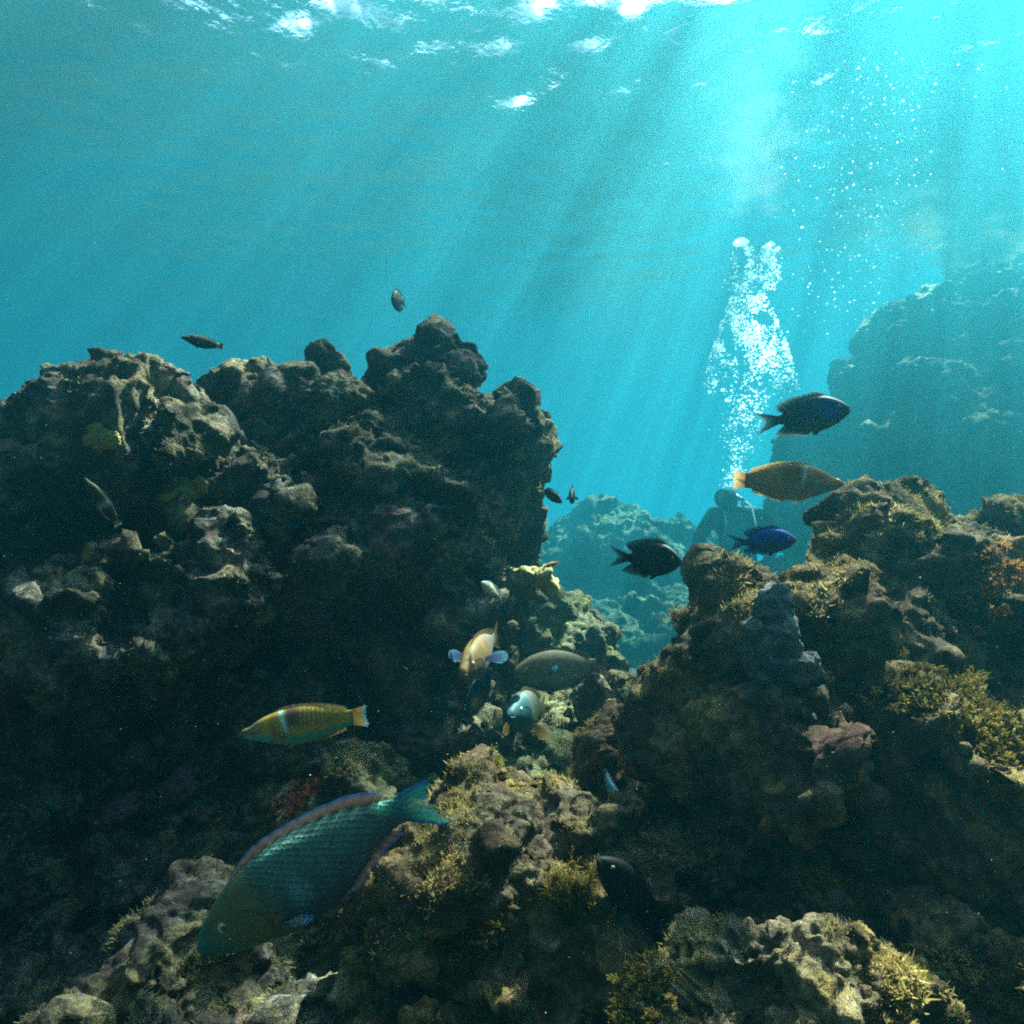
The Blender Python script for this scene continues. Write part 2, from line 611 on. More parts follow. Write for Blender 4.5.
rock("boulder", "pale green sunlit boulder at the foot of the rock wall", [(572, 640, 2.7, 42, 44, .22), (545, 655, 2.6, 40, 56, .2), (595, 680, 2.7, 30, 40, .18), (560, 720, 2.6, 70, 50, .2)],
     M_pale, .012, 19, size=.13)
FR = "hazy rocks in the distance"
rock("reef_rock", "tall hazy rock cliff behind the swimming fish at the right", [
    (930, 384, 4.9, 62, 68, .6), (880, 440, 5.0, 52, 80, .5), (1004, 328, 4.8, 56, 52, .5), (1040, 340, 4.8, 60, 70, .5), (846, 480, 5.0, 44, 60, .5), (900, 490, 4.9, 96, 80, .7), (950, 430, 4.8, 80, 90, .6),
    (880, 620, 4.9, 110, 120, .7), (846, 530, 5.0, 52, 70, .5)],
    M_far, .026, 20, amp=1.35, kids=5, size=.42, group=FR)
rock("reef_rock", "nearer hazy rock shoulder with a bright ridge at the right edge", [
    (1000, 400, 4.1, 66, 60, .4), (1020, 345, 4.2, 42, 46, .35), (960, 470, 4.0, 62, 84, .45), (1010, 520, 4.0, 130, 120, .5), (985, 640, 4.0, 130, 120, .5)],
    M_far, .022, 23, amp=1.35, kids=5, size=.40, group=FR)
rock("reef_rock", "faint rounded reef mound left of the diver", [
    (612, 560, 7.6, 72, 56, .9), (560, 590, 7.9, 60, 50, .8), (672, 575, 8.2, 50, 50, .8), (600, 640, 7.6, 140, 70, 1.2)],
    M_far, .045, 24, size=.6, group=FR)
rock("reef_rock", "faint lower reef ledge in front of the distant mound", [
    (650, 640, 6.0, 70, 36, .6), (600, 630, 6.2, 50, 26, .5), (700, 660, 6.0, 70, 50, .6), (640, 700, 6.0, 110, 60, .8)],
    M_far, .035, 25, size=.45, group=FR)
# ------------------------------------------------------------------ growth on the rocks
def ribbons(pts, dirs, lens, width, seed, seg=3, droop=.3):
    """many small tapered, bent blades as one surface; returns verts, quads"""
    g = np.random.default_rng(seed)
    n = len(pts)
    side = np.cross(dirs, g.normal(size=(n, 3)))
    side /= np.linalg.norm(side, axis=1)[:, None] + 1e-9
    bend = g.normal(size=(n, 3)) * droop
    rows = []
    for k in range(seg + 1):
        t = k / seg
        c_ = pts + dirs * (lens * t)[:, None] + bend * (lens * t * t)[:, None]
        wd = (width * (1 - .75 * t ** 1.5) * .5)
        wd = wd[:, None] if hasattr(wd, '__len__') else wd
        rows += [c_ - side * wd, c_ + side * wd]
    V = np.stack(rows, 1).reshape(-1, 3)
    k2 = 2 * (seg + 1)
    b = np.arange(n) * k2
    Q = np.concatenate([np.stack([b + 2 * k, b + 2 * k + 1, b + 2 * k + 3, b + 2 * k + 2], 1) for k in range(seg)])
    return V, Q, k2


def leaf_mat(name, c0, c1, trans=.45):
    N = NT(name)
    at = N.n('ShaderNodeAttribute', attribute_name='Col')
    cc = N.mix(at.outputs['Fac'], c0, c1)
    d = N.n('ShaderNodeBsdfDiffuse')
    t = N.n('ShaderNodeBsdfTranslucent')
    N.l(cc, d.inputs[0]); N.l(cc, t.inputs[0])
    mx = N.n('ShaderNodeMixShader')
    mx.inputs[0].default_value = trans
    N.l(d.outputs[0], mx.inputs[1]); N.l(t.outputs[0], mx.inputs[2])
    N.l(mx.outputs[0], N.out.inputs['Surface'])
    return N.m


M_turf = leaf_mat("turf_algae", (.10, .07, .025), (.52, .37, .13), .4)
M_turf_d = leaf_mat("dark_turf_algae", (.06, .05, .03), (.34, .27, .14), .4)
M_yellow = leaf_mat("yellow_algae", (.08, .055, .015), (.36, .26, .07), .5)
M_green = leaf_mat("green_algae", (.07, .075, .015), (.36, .33, .08), .5)
M_orange = leaf_mat("orange_algae", (.16, .065, .02), (.52, .28, .11), .5)
M_red = leaf_mat("red_algae", (.07, .02, .018), (.20, .065, .05), .4)


def turf(o, co, count, ln, seed, mat, thr=.0, upmin=-.15, freq=9):
    me = o.data
    npoly = len(me.polygons)
    nr = np.empty(npoly * 3); me.polygons.foreach_get('normal', nr); nr = nr.reshape(-1, 3)
    ce = np.empty(npoly * 3); me.polygons.foreach_get('center', ce); ce = ce.reshape(-1, 3)
    g = np.random.default_rng(seed)
    wp = ce + np.array(o.location)
    m = (fbm(wp * freq, 3, 51) > thr) & (nr[:, 2] > upmin)
    # only where the camera side could plausibly see it
    to = -wp / np.linalg.norm(wp, axis=1)[:, None]
    m &= (np.sum(to * nr, 1) > -.35)
    idx = np.nonzero(m)[0]
    if len(idx) < 10: return
    idx = g.choice(idx, count)
    p = ce[idx] + g.normal(size=(count, 3)) * .002 - nr[idx] * .001
    d = nr[idx] + g.normal(size=(count, 3)) * .55 + np.array([0, 0, .25])
    d /= np.linalg.norm(d, axis=1)[:, None]
    L = ln * g.uniform(.35, 1.3, count) * np.clip(.8 + 1.2 * fbm(wp[idx] * 16, 2, 66), .2, 2)
    V, Q, k2 = ribbons(p, d, L, L * .30, seed, 2)
    mt = mesh_np("algae_turf", V, Q)
    shade = np.repeat(np.clip(.5 + .9 * fbm(wp[idx] * 14, 2, 61) + g.normal(size=count) * .18, 0, 1), k2)
    add_col(mt, np.stack([shade] * 3, 1))
    tag(link("algae_turf", mt, mat, o), kind='stuff')


for k, (o, co) in enumerate(list(ROCKS)):
    far = np.linalg.norm(np.array(o.location)) > 3.4
    if far: continue
    mname = o.data.materials[0].name
    area = sum(p.area for p in o.data.polygons)
    if mname != "brown_reef_rock":
        turf(o, co, int(min(60000, area * 30000)), .006, 100 + k, M_turf_d, .02)
    else:
        turf(o, co, int(min(45000, area * 60000)), .0055, 100 + k, M_turf, -.02)


def clump(name, label, px, py, rpx, mat, seed, n=260, cat="algae", group=None, flat=.46, wid=.03, at=None):
    h = at or hit(px, py)
    if h is None: return
    c0, nrm, dist = h[0], h[1], h[2]
    if nrm @ c0 > 0: nrm = -nrm
    r = rpx * .8 * dist / F
    n = n * 3
    g = np.random.default_rng(seed)
    up = nrm * .8 + np.array([0, 0, .5]); up /= np.linalg.norm(up)
    # stalks fan out of several holdfasts, each stalk carries side sprigs
    nh = max(6, n // 14)
    tv = g.normal(size=(nh, 3)); tv -= (tv @ nrm)[:, None] * nrm
    hp = tv * r * .45 + nrm * 0
    k = g.integers(0, nh, n)
    d = up + g.normal(size=(n, 3)) * .62
    d /= np.linalg.norm(d, axis=1)[:, None]
    L = r * g.uniform(.35, 1.0, n) * flat
    pts = hp[k] + g.normal(size=(n, 3)) * r * .05
    V1, Q1, k2 = ribbons(pts, d, L, L * wid, seed, 3)
    m = n * 26
    kk = g.integers(0, n, m)
    t = g.uniform(.15, 1.02, m) ** .7
    p2 = pts[kk] + d[kk] * (L[kk] * t)[:, None]
    d2 = d[kk] + g.normal(size=(m, 3)) * .9
    d2 /= np.linalg.norm(d2, axis=1)[:, None]
    L2 = r * g.uniform(.02, .055, m)
    V2, Q2, _ = ribbons(p2, d2, L2, L2 * .55, seed + 1, 3)
    me = mesh_np(name, np.vstack([V1, V2]), np.vstack([Q1, Q2 + len(V1)]))
    tone = np.clip(.45 + .35 * g.normal(size=nh), 0, 1)[k]
    sh = np.concatenate([np.repeat(tone * .5, k2), np.repeat(np.clip(tone[kk] + g.normal(size=m) * .18, 0, 1), k2)])
    add_col(me, np.stack([sh] * 3, 1))
    return tag(link(name, me, mat, None, c0 - nrm * r * .08), label, cat, group)


AG = "tufts of algae on the rocks"
clump("algae_tuft", "small orange feathery tuft sticking out from the left edge of the big right rock", 682, 618, 24, M_orange, 1, 120, group=AG)
clump("algae_tuft", "large bushy golden algae on a sunlit ledge at the right edge", 1000, 738, 54, M_yellow, 2, 420, group=AG, flat=.34)
clump("algae_tuft", "yellow frilly algae on the small sunlit ledge of the big right rock", 925, 692, 40, M_yellow, 3, 300, group=AG, flat=.28)
clump("algae_tuft", "tan furry algae on the right shoulder of the big right rock", 985, 580, 44, M_orange, 4, 300, group=AG, flat=.28)
clump("algae_tuft", "small bright green tuft on the face of the big right rock", 886, 642, 18, M_green, 5, 90, group=AG)
clump("algae_tuft", "olive yellow algae carpet in the gap left of the blunt bottom right rock", 640, 1000, 44, M_yellow, 8, 300, group=AG, flat=.2)
clump("algae_tuft", "golden algae mat low on the face of the middle foreground rock", 460, 940, 40, M_yellow, 9, 260, group=AG, flat=.5)
clump("algae_tuft", "sandy algae fringe below the crest of the middle foreground rock", 575, 890, 38, M_yellow, 10, 260, group=AG, flat=.5)
clump("algae_tuft", "brown tuft on the crest of the big right rock behind the blue fish", 788, 548, 22, M_orange, 11, 140, group=AG)
clump("algae_tuft", "red algae hanging behind the back fin of the big parrotfish", 300, 795, 30, M_red, 12, 160, group=AG)
clump("algae_tuft", "dark red tuft in the shade at the left edge", 14, 705, 30, M_red, 13, 160, group=AG)
clump("algae_tuft", "mossy tuft on top of the upright lumpy stone", 500, 765, 18, M_green, 14, 90, group=AG)


def lump(name, label, spots, mat, seed, cat, group=None, k=.55):
    """small knobbly encrusting growth sitting on the rock"""
    g = np.random.default_rng(seed)
    v, f = ico(4)
    VV, FF, off = [], [], 0
    base = None
    for (px, py, r) in spots:
        h = hit(px, py)
        if h is None: continue
        c0, nrm, dist = h[0], h[1], h[2]
        if nrm @ c0 > 0: nrm = -nrm
        if base is None: base = c0
        if np.linalg.norm(c0 - base) > 2.6 * r * dist / F: continue
        rr = r * dist / F
        q = v * 3.6 + g.uniform(0, 50, 3)
        f1 = worley(q, seed)[0]
        rad = 1 + .55 * (.5 - f1) + .25 * fbm(q * 1.7, 3, seed)
        w_ = v * rad[:, None] * rr
        w_ -= (w_ @ nrm)[:, None] * nrm * (1 - k)
        VV.append(w_ + c0 - base); FF.append(f + off); off += len(v)
    if not VV: return
    o = link(name, mesh_np(name, np.vstack(VV), np.vstack(FF)), mat, None, base)
    return tag(o, label, cat, group)


M_white = plain("pale_crust", (.17, .165, .15), .8, .1, 0, .7, 90)
M_pink = plain("pink_crust", (.20, .085, .10), .8, .1, 0, .8, 110)
M_lemon = plain("yellow_sponge", (.36, .27, .07), .8, .1, 0, .6, 90)
M_grey = plain("grey_sponge", (.34, .35, .36), .85, .1, 0, .8, 70)
lump("encrusting_coral", "pale curling crust of coral in the shade of the left outcrop", [(140, 752, 10), (150, 765, 9), (163, 774, 9), (158, 740, 8)], M_white, 1, "coral")
lump("encrusting_coral", "pink and white coral lump low on the left outcrop", [(120, 808, 15), (112, 802, 8), (130, 800, 8)], M_pink, 2, "coral")
lump("encrusting_coral", "tiny white coral blob at the lower left", [(51, 799, 8), (55, 805, 6)], M_white, 3, "coral")
lump("encrusting_coral", "dull pink crust to the lower right of the pale curling coral", [(180, 790, 15), (184, 775, 9)], M_pink, 4, "coral")
lump("sponge", "yellow sponge patch on the ledge of the left outcrop", [(98, 437, 12), (110, 440, 8), (88, 440, 6)], M_lemon, 5, "sponge", k=.4)
lump("sponge", "ochre sponge crust on the ledge beside the left outcrop's lower bulge", [(185, 490, 14), (200, 486, 9), (168, 494, 8)], M_lemon, 6, "sponge", k=.35)
lump("sponge", "round beige sponge on the shaded rock wall", [(430, 575, 8), (430, 582, 5)], M_white, 7, "sponge")
lump("encrusting_coral", "small white nub standing on the right top of the blunt bottom right rock", [(832, 902, 7), (834, 896, 5)], M_white, 10, "coral", k=.9)

# the tan arm of sponge hanging off the wall, and the pale grey sponge on the right rock
rock("sponge", "tan drooping sponge arm sticking out of the rock wall", [
    (518, 572, 1.72, 13, 9, .025), (532, 571, 1.70, 12, 8, .025), (545, 577, 1.68, 9, 9, .022), (551, 588, 1.68, 6, 9, .018)],
    plain("tan_sponge", (.34, .28, .12), .85, .1, 0, .8, 90), .004, 30, size=.05, cat="sponge", register=False, kids=2)
ds = float(hit(768, 660)[0] @ FWD) - .004
rock("sponge", "pale grey lumpy sponge with a pointed top on the front of the big right rock", [
    (773, 610, ds + .012, 13, 22, .03), (770, 640, ds, 22, 42, .035), (759, 680, ds, 15, 38, .03), (792, 664, ds, 13, 11, .025), (783, 630, ds, 12, 30, .02)],
    rock_mat("grey_sponge", (.05, .05, .055), (.15, .155, .16), (.42, .42, .41), (.12, .12, .13), turf=(.25, .24, .22), k=2.0, pink=.0), .0028, 31, size=.035, cat="sponge", register=False, kids=1)
# ------------------------------------------------------------------ fish
def cr(xs, ys, x):
    """smooth curve through points"""
    xs, ys = np.array(xs, float), np.array(ys, float)
    m = np.gradient(ys, xs)
    k = np.clip(np.searchsorted(xs, x) - 1, 0, len(xs) - 2)
    h = xs[k + 1] - xs[k]
    t = np.clip((x - xs[k]) / h, 0, 1)
    return ((2 * t ** 3 - 3 * t ** 2 + 1) * ys[k] + (t ** 3 - 2 * t ** 2 + t) * h * m[k]
            + (-2 * t ** 3 + 3 * t ** 2) * ys[k + 1] + (t ** 3 - t ** 2) * h * m[k + 1])


def skin_mat(name, scale=90, edge=.0, edge_col=(.3, .2, .2), rough=.6, bump=.35):
    N = NT(name)
    at = N.n('ShaderNodeAttribute', attribute_name='Col')
    uv = N.n('ShaderNodeUVMap')
    mp = N.n('ShaderNodeMapping')
    mp.inputs['Rotation'].default_value = (0, 0, R(45))
    mp.inputs['Scale'].default_value = (scale, scale, 1)
    N.l(uv.outputs[0], mp.inputs[0])
    v = N.n('ShaderNodeTexVoronoi', feature='F1', voronoi_dimensions='2D')
    v.inputs['Randomness'].default_value = .3
    v.inputs['Scale'].default_value = 1
    N.l(mp.outputs[0], v.inputs['Vector'])
    ed = N.ramp(v.outputs['Distance'], [(.36, 0), (.60, 1)])
    tc = N.n('ShaderNodeTexCoord').outputs['Object']
    bl = N.noise(tc, 38, 5, .65)
    col = N.mix(N.ramp(bl, [(.35, .0), (.75, .45)]), at.outputs['Color'], (.5, .5, .5), 'MULTIPLY')
    sc = N.math('MULTIPLY', ed, N.math('MULTIPLY', at.outputs['Alpha'], edge))
    col = N.mix(sc, col, edge_col)
    b = N.n('ShaderNodeBsdfPrincipled')
    N.l(col, b.inputs['Base Color'])
    b.inputs['Roughness'].default_value = rough
    b.inputs['Specular IOR Level'].default_value = .12
    N.l(N.bump(N.math('MULTIPLY', ed, at.outputs['Alpha']), bump, -.0015), b.inputs['Normal'])
    N.l(b.outputs[0], N.out.inputs['Surface'])
    return N.m


def fin_mat(name, trans=.5):
    N = NT(name)
    at = N.n('ShaderNodeAttribute', attribute_name='Col')
    d = N.n('ShaderNodeBsdfPrincipled')
    d.inputs['Roughness'].default_value = .45
    d.inputs['Specular IOR Level'].default_value = .2
    t = N.n('ShaderNodeBsdfTranslucent')
    N.l(at.outputs['Color'], d.inputs[0]); N.l(at.outputs['Color'], t.inputs[0])
    mx = N.n('ShaderNodeMixShader')
    mx.inputs[0].default_value = trans
    N.l(d.outputs[0], mx.inputs[1]); N.l(t.outputs[0], mx.inputs[2])
    tp = N.n('ShaderNodeBsdfTransparent')
    m3 = N.n('ShaderNodeMixShader')
    N.l(at.outputs['Alpha'], m3.inputs[0])
    N.l(tp.outputs[0], m3.inputs[1]); N.l(mx.outputs[0], m3.inputs[2])
    N.l(m3.outputs[0], N.out.inputs['Surface'])
    return N.m


M_fin = fin_mat("fin_membrane")
M_lip = plain("fish_lip", (.05, .075, .065), .5, .15)
M_iris = plain("fish_iris", (.45, .38, .20), .25, .5)
M_pupil = plain("fish_pupil", (.004, .004, .005), .12, .6)
SK = {}


def lerp(a, b, t):
    t = np.clip(t, 0, 1)[..., None] if hasattr(t, '__len__') else t
    return np.asarray(a) * (1 - t) + np.asarray(b) * t


def sstep(a, b, x):
    t = np.clip((x - a) / (b - a), 0, 1)
    return t * t * (3 - 2 * t)


def tube(name, pts, r, m, parent, origin, n=16, caps=True):
    """smooth tube along points with a radius per point"""
    pts = np.array(pts, float) - origin
    r = np.broadcast_to(np.array(r, float), (len(pts),))
    tg = np.gradient(pts, axis=0); tg /= np.linalg.norm(tg, axis=1)[:, None]
    a = np.cross(tg, [.3, .1, 1.0]); a /= np.linalg.norm(a, axis=1)[:, None]
    b = np.cross(tg, a)
    th = np.linspace(0, 2 * np.pi, n, endpoint=False)
    V = (pts[:, None] + r[:, None, None] * (np.cos(th)[None, :, None] * a[:, None] + np.sin(th)[None, :, None] * b[:, None])).reshape(-1, 3)
    i = np.arange(len(pts) * n).reshape(-1, n)
    Q = np.stack([i[:-1], np.roll(i[:-1], -1, 1), np.roll(i[1:], -1, 1), i[1:]], -1).reshape(-1, 4)
    return link(name, mesh_np(name, V, Q), m, parent)


def line(a, b, n=9): return [np.array(a) * (1 - t) + np.array(b) * t for t in np.linspace(0, 1, n)]


SHAPES = {
    'parrot': dict(s=[0, .02, .06, .12, .20, .30, .42, .55, .66, .75, .82, .86], top=[.010, .035, .062, .095, .130, .155, .160, .140, .105, .070, .055, .056],
                   bot=[-.018, -.040, -.060, -.085, -.115, -.145, -.160, -.140, -.100, -.066, -.052, -.053], w=[.012, .030, .045, .062, .078, .088, .085, .070, .048, .028, .018, .010],
                   tail=dict(s0=.83, h=.05, spread=.13, fork=.055, s1=1.0), dorsal=(.22, .78, .034, .055), anal=(.50, .76, .035, .05), eye=(.135, .36, .021)),
    'wrasse': dict(s=[0, .03, .08, .15, .25, .36, .48, .60, .72, .80, .85, .88], top=[.010, .032, .045, .080, .115, .135, .140, .125, .092, .068, .060, .060],
                   bot=[-.012, -.032, -.048, -.070, -.105, -.128, -.138, -.120, -.088, -.066, -.058, -.058], w=[.006, .022, .040, .055, .068, .074, .072, .060, .042, .028, .018, .010],
                   tail=dict(s0=.85, h=.055, spread=.085, fork=.01, s1=1.0), dorsal=(.26, .82, .026, .040), anal=(.50, .80, .028, .036), eye=(.155, .34, .014)),
    'damsel': dict(s=[0, .02, .06, .12, .22, .32, .42, .52, .60, .66, .71, .75], top=[.004, .036, .078, .125, .175, .195, .185, .155, .110, .070, .050, .048],
                   bot=[-.010, -.040, -.075, -.115, -.160, -.185, -.180, -.150, -.110, -.072, -.050, -.048], w=[.006, .026, .045, .062, .078, .082, .074, .058, .042, .028, .018, .010],
                   tail=dict(s0=.72, h=.045, spread=.135, fork=.13, s1=1.0), dorsal=(.20, .66, .055, .10), anal=(.42, .66, .055, .11), eye=(.12, .30, .02)),
}


def fish(label, nose, tail, d0, d1, shape, color, fcol, seed=1, bend=0.0, roll=0.0, mat=None, pect=None, pelvic=True, detail=True, name="fish", group=None, deep=1.0, fat=1.0, eye_col=None, eyes=True, taller=1.0, cat="fish", bendz=0.0, vedge=None, tailcol=None):
    g = np.random.default_rng(seed)
    A, B = P(*nose, d0), P(*tail, d1)
    L = np.linalg.norm(A - B)
    Xa = (A - B) / L
    rv = UP * math.cos(roll) + np.cross(Xa, UP) * math.sin(roll)
    Ya = np.cross(rv, Xa); Ya /= np.linalg.norm(Ya)
    Za = np.cross(Xa, Ya)
    M = Matrix([[Xa[i], Ya[i], Za[i], ((A + B) / 2)[i]] for i in range(3)] + [[0, 0, 0, 1]])
    root = empty(name)
    root.matrix_world = M
    tag(root, label, cat, group)
    sh = SHAPES[shape]

    def top(s): return cr(sh['s'], sh['top'], s) * deep
    def bot(s): return cr(sh['s'], sh['bot'], s) * deep
    def wid(s): return np.maximum(cr(sh['s'], sh['w'], s), .003) * fat

    def fin_xyz(V):
        V = np.array(V, float)
        s = .5 - V[:, 0]
        V[:, 1] += bend * (np.maximum(s - .3, 0) ** 2 * 1.4 - .12 * np.maximum(.3 - s, 0))
        V[:, 2] += bendz * np.maximum(s - .68, 0) ** 2 / .1
        return V * L
    # body
    ns, na = (90, 40) if detail else (36, 20)
    s = (np.linspace(0, 1, ns) ** 1.25) * sh['s'][-1]
    th = np.linspace(0, 2 * np.pi, na, endpoint=False)
    ct, st = np.cos(th), np.sin(th)
    zt, zb, ww = top(s), bot(s), wid(s)
    zc, hh = (zt + zb) / 2, (zt - zb) / 2
    V = np.stack([np.repeat((.5 - s)[:, None], na, 1), ww[:, None] * np.sign(ct) * np.abs(ct) ** .9 * np.ones((ns, na)), zc[:, None] + hh[:, None] * st], -1).reshape(-1, 3)
    i = np.arange(ns * na).reshape(ns, na)
    Q = np.stack([i[:-1], np.roll(i[:-1], -1, 1), np.roll(i[1:], -1, 1), i[1:]], -1).reshape(-1, 4)
    V = np.vstack([V, [[.5 + .004, 0, zc[0]], [.5 - s[-1] - .004, 0, zc[-1]]]])
    n0 = ns * na
    caps = np.array([[n0, (k + 1) % na, k, k] for k in range(na)] + [[n0 + 1, n0 - na + k, n0 - na + (k + 1) % na, n0 - na + (k + 1) % na] for k in range(na)])
    sv = np.repeat(s, na); vv = np.tile(st, ns)
    # tris as separate polygons
    me = bpy.data.meshes.new("body")
    Vf = fin_xyz(V)
    me.from_pydata([tuple(v) for v in Vf], [], [tuple(q) for q in Q] + [tuple(q[:3]) for q in caps])
    me.polygons.foreach_set('use_smooth', np.ones(len(me.polygons), dtype=bool))
    sv2 = np.append(sv, [0, s[-1]]); vv2 = np.append(vv, [0, 0])
    Cc = color(sv2, vv2)
    yy2 = np.append(np.tile(ct, ns), [0, 0])
    Cc = np.clip(Cc * (1 + .38 * fbm(np.stack([sv2 * 26, vv2 * 3.2, yy2 * 3], 1), 4, seed * 7))[:, None], 0, 1)
    alpha = sstep(.24, .32, sv2)[:, None]
    add_col(me, np.hstack([Cc, alpha]))
    uvl = me.uv_layers.new(name="UVMap")
    uvv = np.stack([sv2, np.append(np.tile(np.arcsin(st), ns) * np.repeat(hh, na), [0, 0])], 1)
    li = np.empty(len(me.loops), np.int32); me.loops.foreach_get('vertex_index', li)
    uvl.data.foreach_set('uv', uvv[li].astype(np.float32).ravel())
    body = link("body", me, mat or SK['plain'], root)

    def surf(sa, va):
        sa, va = np.asarray(sa, float), np.asarray(va, float)
        z1, z0 = top(sa), bot(sa)
        return .5 - sa, wid(sa) * np.sqrt(np.maximum(1 - va ** 2, 0)) ** .9, (z1 + z0) / 2 + (z1 - z0) / 2 * va
    if detail:
        # gill cover: a thin plate lying on the cheek, free at its hind edge
        gs = {'parrot': (.15, .285), 'wrasse': (.16, .29), 'damsel': (.13, .265)}[shape]
        nu, nv = 14, 22
        U, W = np.meshgrid(np.linspace(0, 1, nu), np.linspace(-1, 1, nv), indexing='ij')
        va = -.15 + .62 * W
        sa = gs[0] + (gs[1] - gs[0]) * U * np.sqrt(np.maximum(1 - (W * .97) ** 2, 0))
        lift = .0055 * U ** 2 + .0008
        for sg in (1, -1):
            gx, gy, gz = surf(sa, va)
            outer = np.stack([gx, sg * (gy + lift), gz], -1).reshape(-1, 3)
            inner = np.stack([gx, sg * (gy - .006), gz], -1).reshape(-1, 3)
            i2 = np.arange(nu * nv).reshape(nu, nv)
            q2 = np.stack([i2[:-1, :-1], i2[:-1, 1:], i2[1:, 1:], i2[1:, :-1]], -1).reshape(-1, 4)
            rim = np.concatenate([i2[:, 0], i2[-1, 1:], i2[::-1, -1][1:], i2[0, ::-1][1:-1]])
            kk = nu * nv
            rq = np.stack([rim, rim + kk, np.roll(rim, -1) + kk, np.roll(rim, -1)], 1)
            mg = mesh_np("gill_cover", fin_xyz(np.vstack([outer, inner])), np.vstack([q2, q2[:, ::-1] + kk, rq]))
            cg = color(sa.ravel(), va.ravel()) * (1 - .3 * sstep(.82, 1, U.ravel()))[:, None]
            add_col(mg, np.hstack([np.vstack([cg, cg]), np.zeros((2 * kk, 1))]))
            link("gill_cover", mg, mat or SK['plain'], root)
        # lips
        ph = np.linspace(-1, 1, 17)
        for dv in (-.02, -.30):
            lx, ly, lz = surf(.006 + .045 * ph ** 2, np.full(17, dv - .12))
            pts = fin_xyz(np.stack([lx, np.sign(ph) * ly * np.minimum(1, np.abs(ph) * 3), lz], 1))
            mouth = tube("lip", pts, np.interp(np.abs(ph), [0, 1], [.0065, .002]) * L, M_lip, root, np.zeros(3), 8)

    def fin(nm, base, tip, cb, ct_, t0=.006, m=7, edge=None, wave=.0, k_edge=.82, vedge=None):
        base, tip = np.array(base, float), np.array(tip, float)
        n = len(base)
        t = np.linspace(0, 1, m)
        Gd = base[:, None] * (1 - t)[None, :, None] + tip[:, None] * t[None, :, None]
        lat = np.cross(tip.mean(0) - base.mean(0), base[-1] - base[0])
        lat = lat / (np.linalg.norm(lat) + 1e-9)
        rays = np.sin(np.arange(n) * 2.1)
        Gd = Gd + (wave * np.sin(np.linspace(0, 5, n))[:, None] * t[None, :] ** 1.5)[..., None] * lat
        thk = t0 * (1 - .85 * t)[None, :] * (1 + .35 * rays[:, None]) * .5
        Va = Gd + thk[..., None] * lat
        Vb = Gd - thk[..., None] * lat
        i = np.arange(n * m).reshape(n, m)
        q = np.stack([i[:-1, :-1], i[:-1, 1:], i[1:, 1:], i[1:, :-1]], -1).reshape(-1, 4)
        rim = np.concatenate([i[:, 0], i[-1, 1:], i[::-1, -1][1:], i[0, ::-1][1:-1]])
        k = n * m
        rq = np.stack([rim, rim + k, np.roll(rim, -1) + k, np.roll(rim, -1)], 1)
        VV = fin_xyz(np.vstack([Va.reshape(-1, 3), Vb.reshape(-1, 3)]))
        cc = lerp(cb, ct_, np.tile(t, n) ** 1.2)
        if edge is not None:
            cc = lerp(cc, edge, sstep(k_edge - .08, k_edge + .05, np.tile(t, n)))
        if vedge is not None:
            cc = lerp(cc, vedge, sstep(.74, .9, np.abs(np.repeat(np.linspace(-1, 1, n), m))))
        cc = cc * (1 + .28 * np.repeat(rays, m))[:, None] * (1 + .1 * g.normal(size=(n * m, 1)))
        cc = np.clip(cc, 0, 1)
        mf = mesh_np(nm, VV, np.vstack([q, q[:, ::-1] + k, rq]))
        al = np.clip(1 - .55 * np.tile(t, n) ** 1.3 + .18 * np.repeat(rays, m), .35, 1)
        cc = np.hstack([cc, al[:, None]])
        add_col(mf, np.vstack([cc, cc]))
        return link(nm, mf, M_fin, root)

    def rag(n, a=.05): return 1 + a * g.normal(size=n)
    nn = 34 if detail else 14
    # dorsal and anal fins: height along the back, swept backwards
    for nm, (s0, s1, h0, h1), sg, fn in (("dorsal_fin", sh['dorsal'], 1, top), ("anal_fin", sh['anal'], -1, bot)):
        ss = np.linspace(s0, s1, nn)
        u = np.linspace(0, 1, nn)
        zz = fn(ss)
        hgt = (h0 + (h1 - h0) * sstep(.35, .9, u)) * np.minimum(1, u * 5 + .15) * (1 - .35 * sstep(.93, 1, u)) * rag(nn, .03) * taller
        bx = np.stack([.5 - ss, 0 * ss, zz - sg * .014], 1)
        tx = np.stack([.5 - ss - hgt * (.35 + .9 * u ** 2), 0 * ss, zz + sg * hgt * (1 - .35 * u)], 1)
        fin(nm, bx, tx, *fcol[:2], edge=fcol[2], wave=.004)
    tl = sh['tail']
    v = np.linspace(-1, 1, nn)
    bx = np.stack([np.full(nn, .5 - tl['s0']), 0 * v, v * tl['h'] * deep * .95], 1)
    ln = tl['s1'] - tl['fork'] * (1 - np.abs(v) ** 1.4) - .01 * (1 - np.cos(v * 9)) * .3
    tx = np.stack([.5 - ln * rag(nn, .006), 0 * v, v * tl['spread'] * deep ** .5], 1)
    fin("tail_fin", bx, tx, *(tailcol or fcol[:2]), edge=fcol[2] if len(fcol) < 4 else fcol[3], m=12, wave=.006, k_edge=.88, vedge=vedge)
    # pectoral fins
    pc = dict(s=.30, v=-.15, l=.13, dirs=((-.80, .45, -.35), (-.80, -.45, -.35)), spread=.5, col=fcol[:2], edge=fcol[2])
    if pect: pc.update(pect)
    n2 = 16 if detail else 8
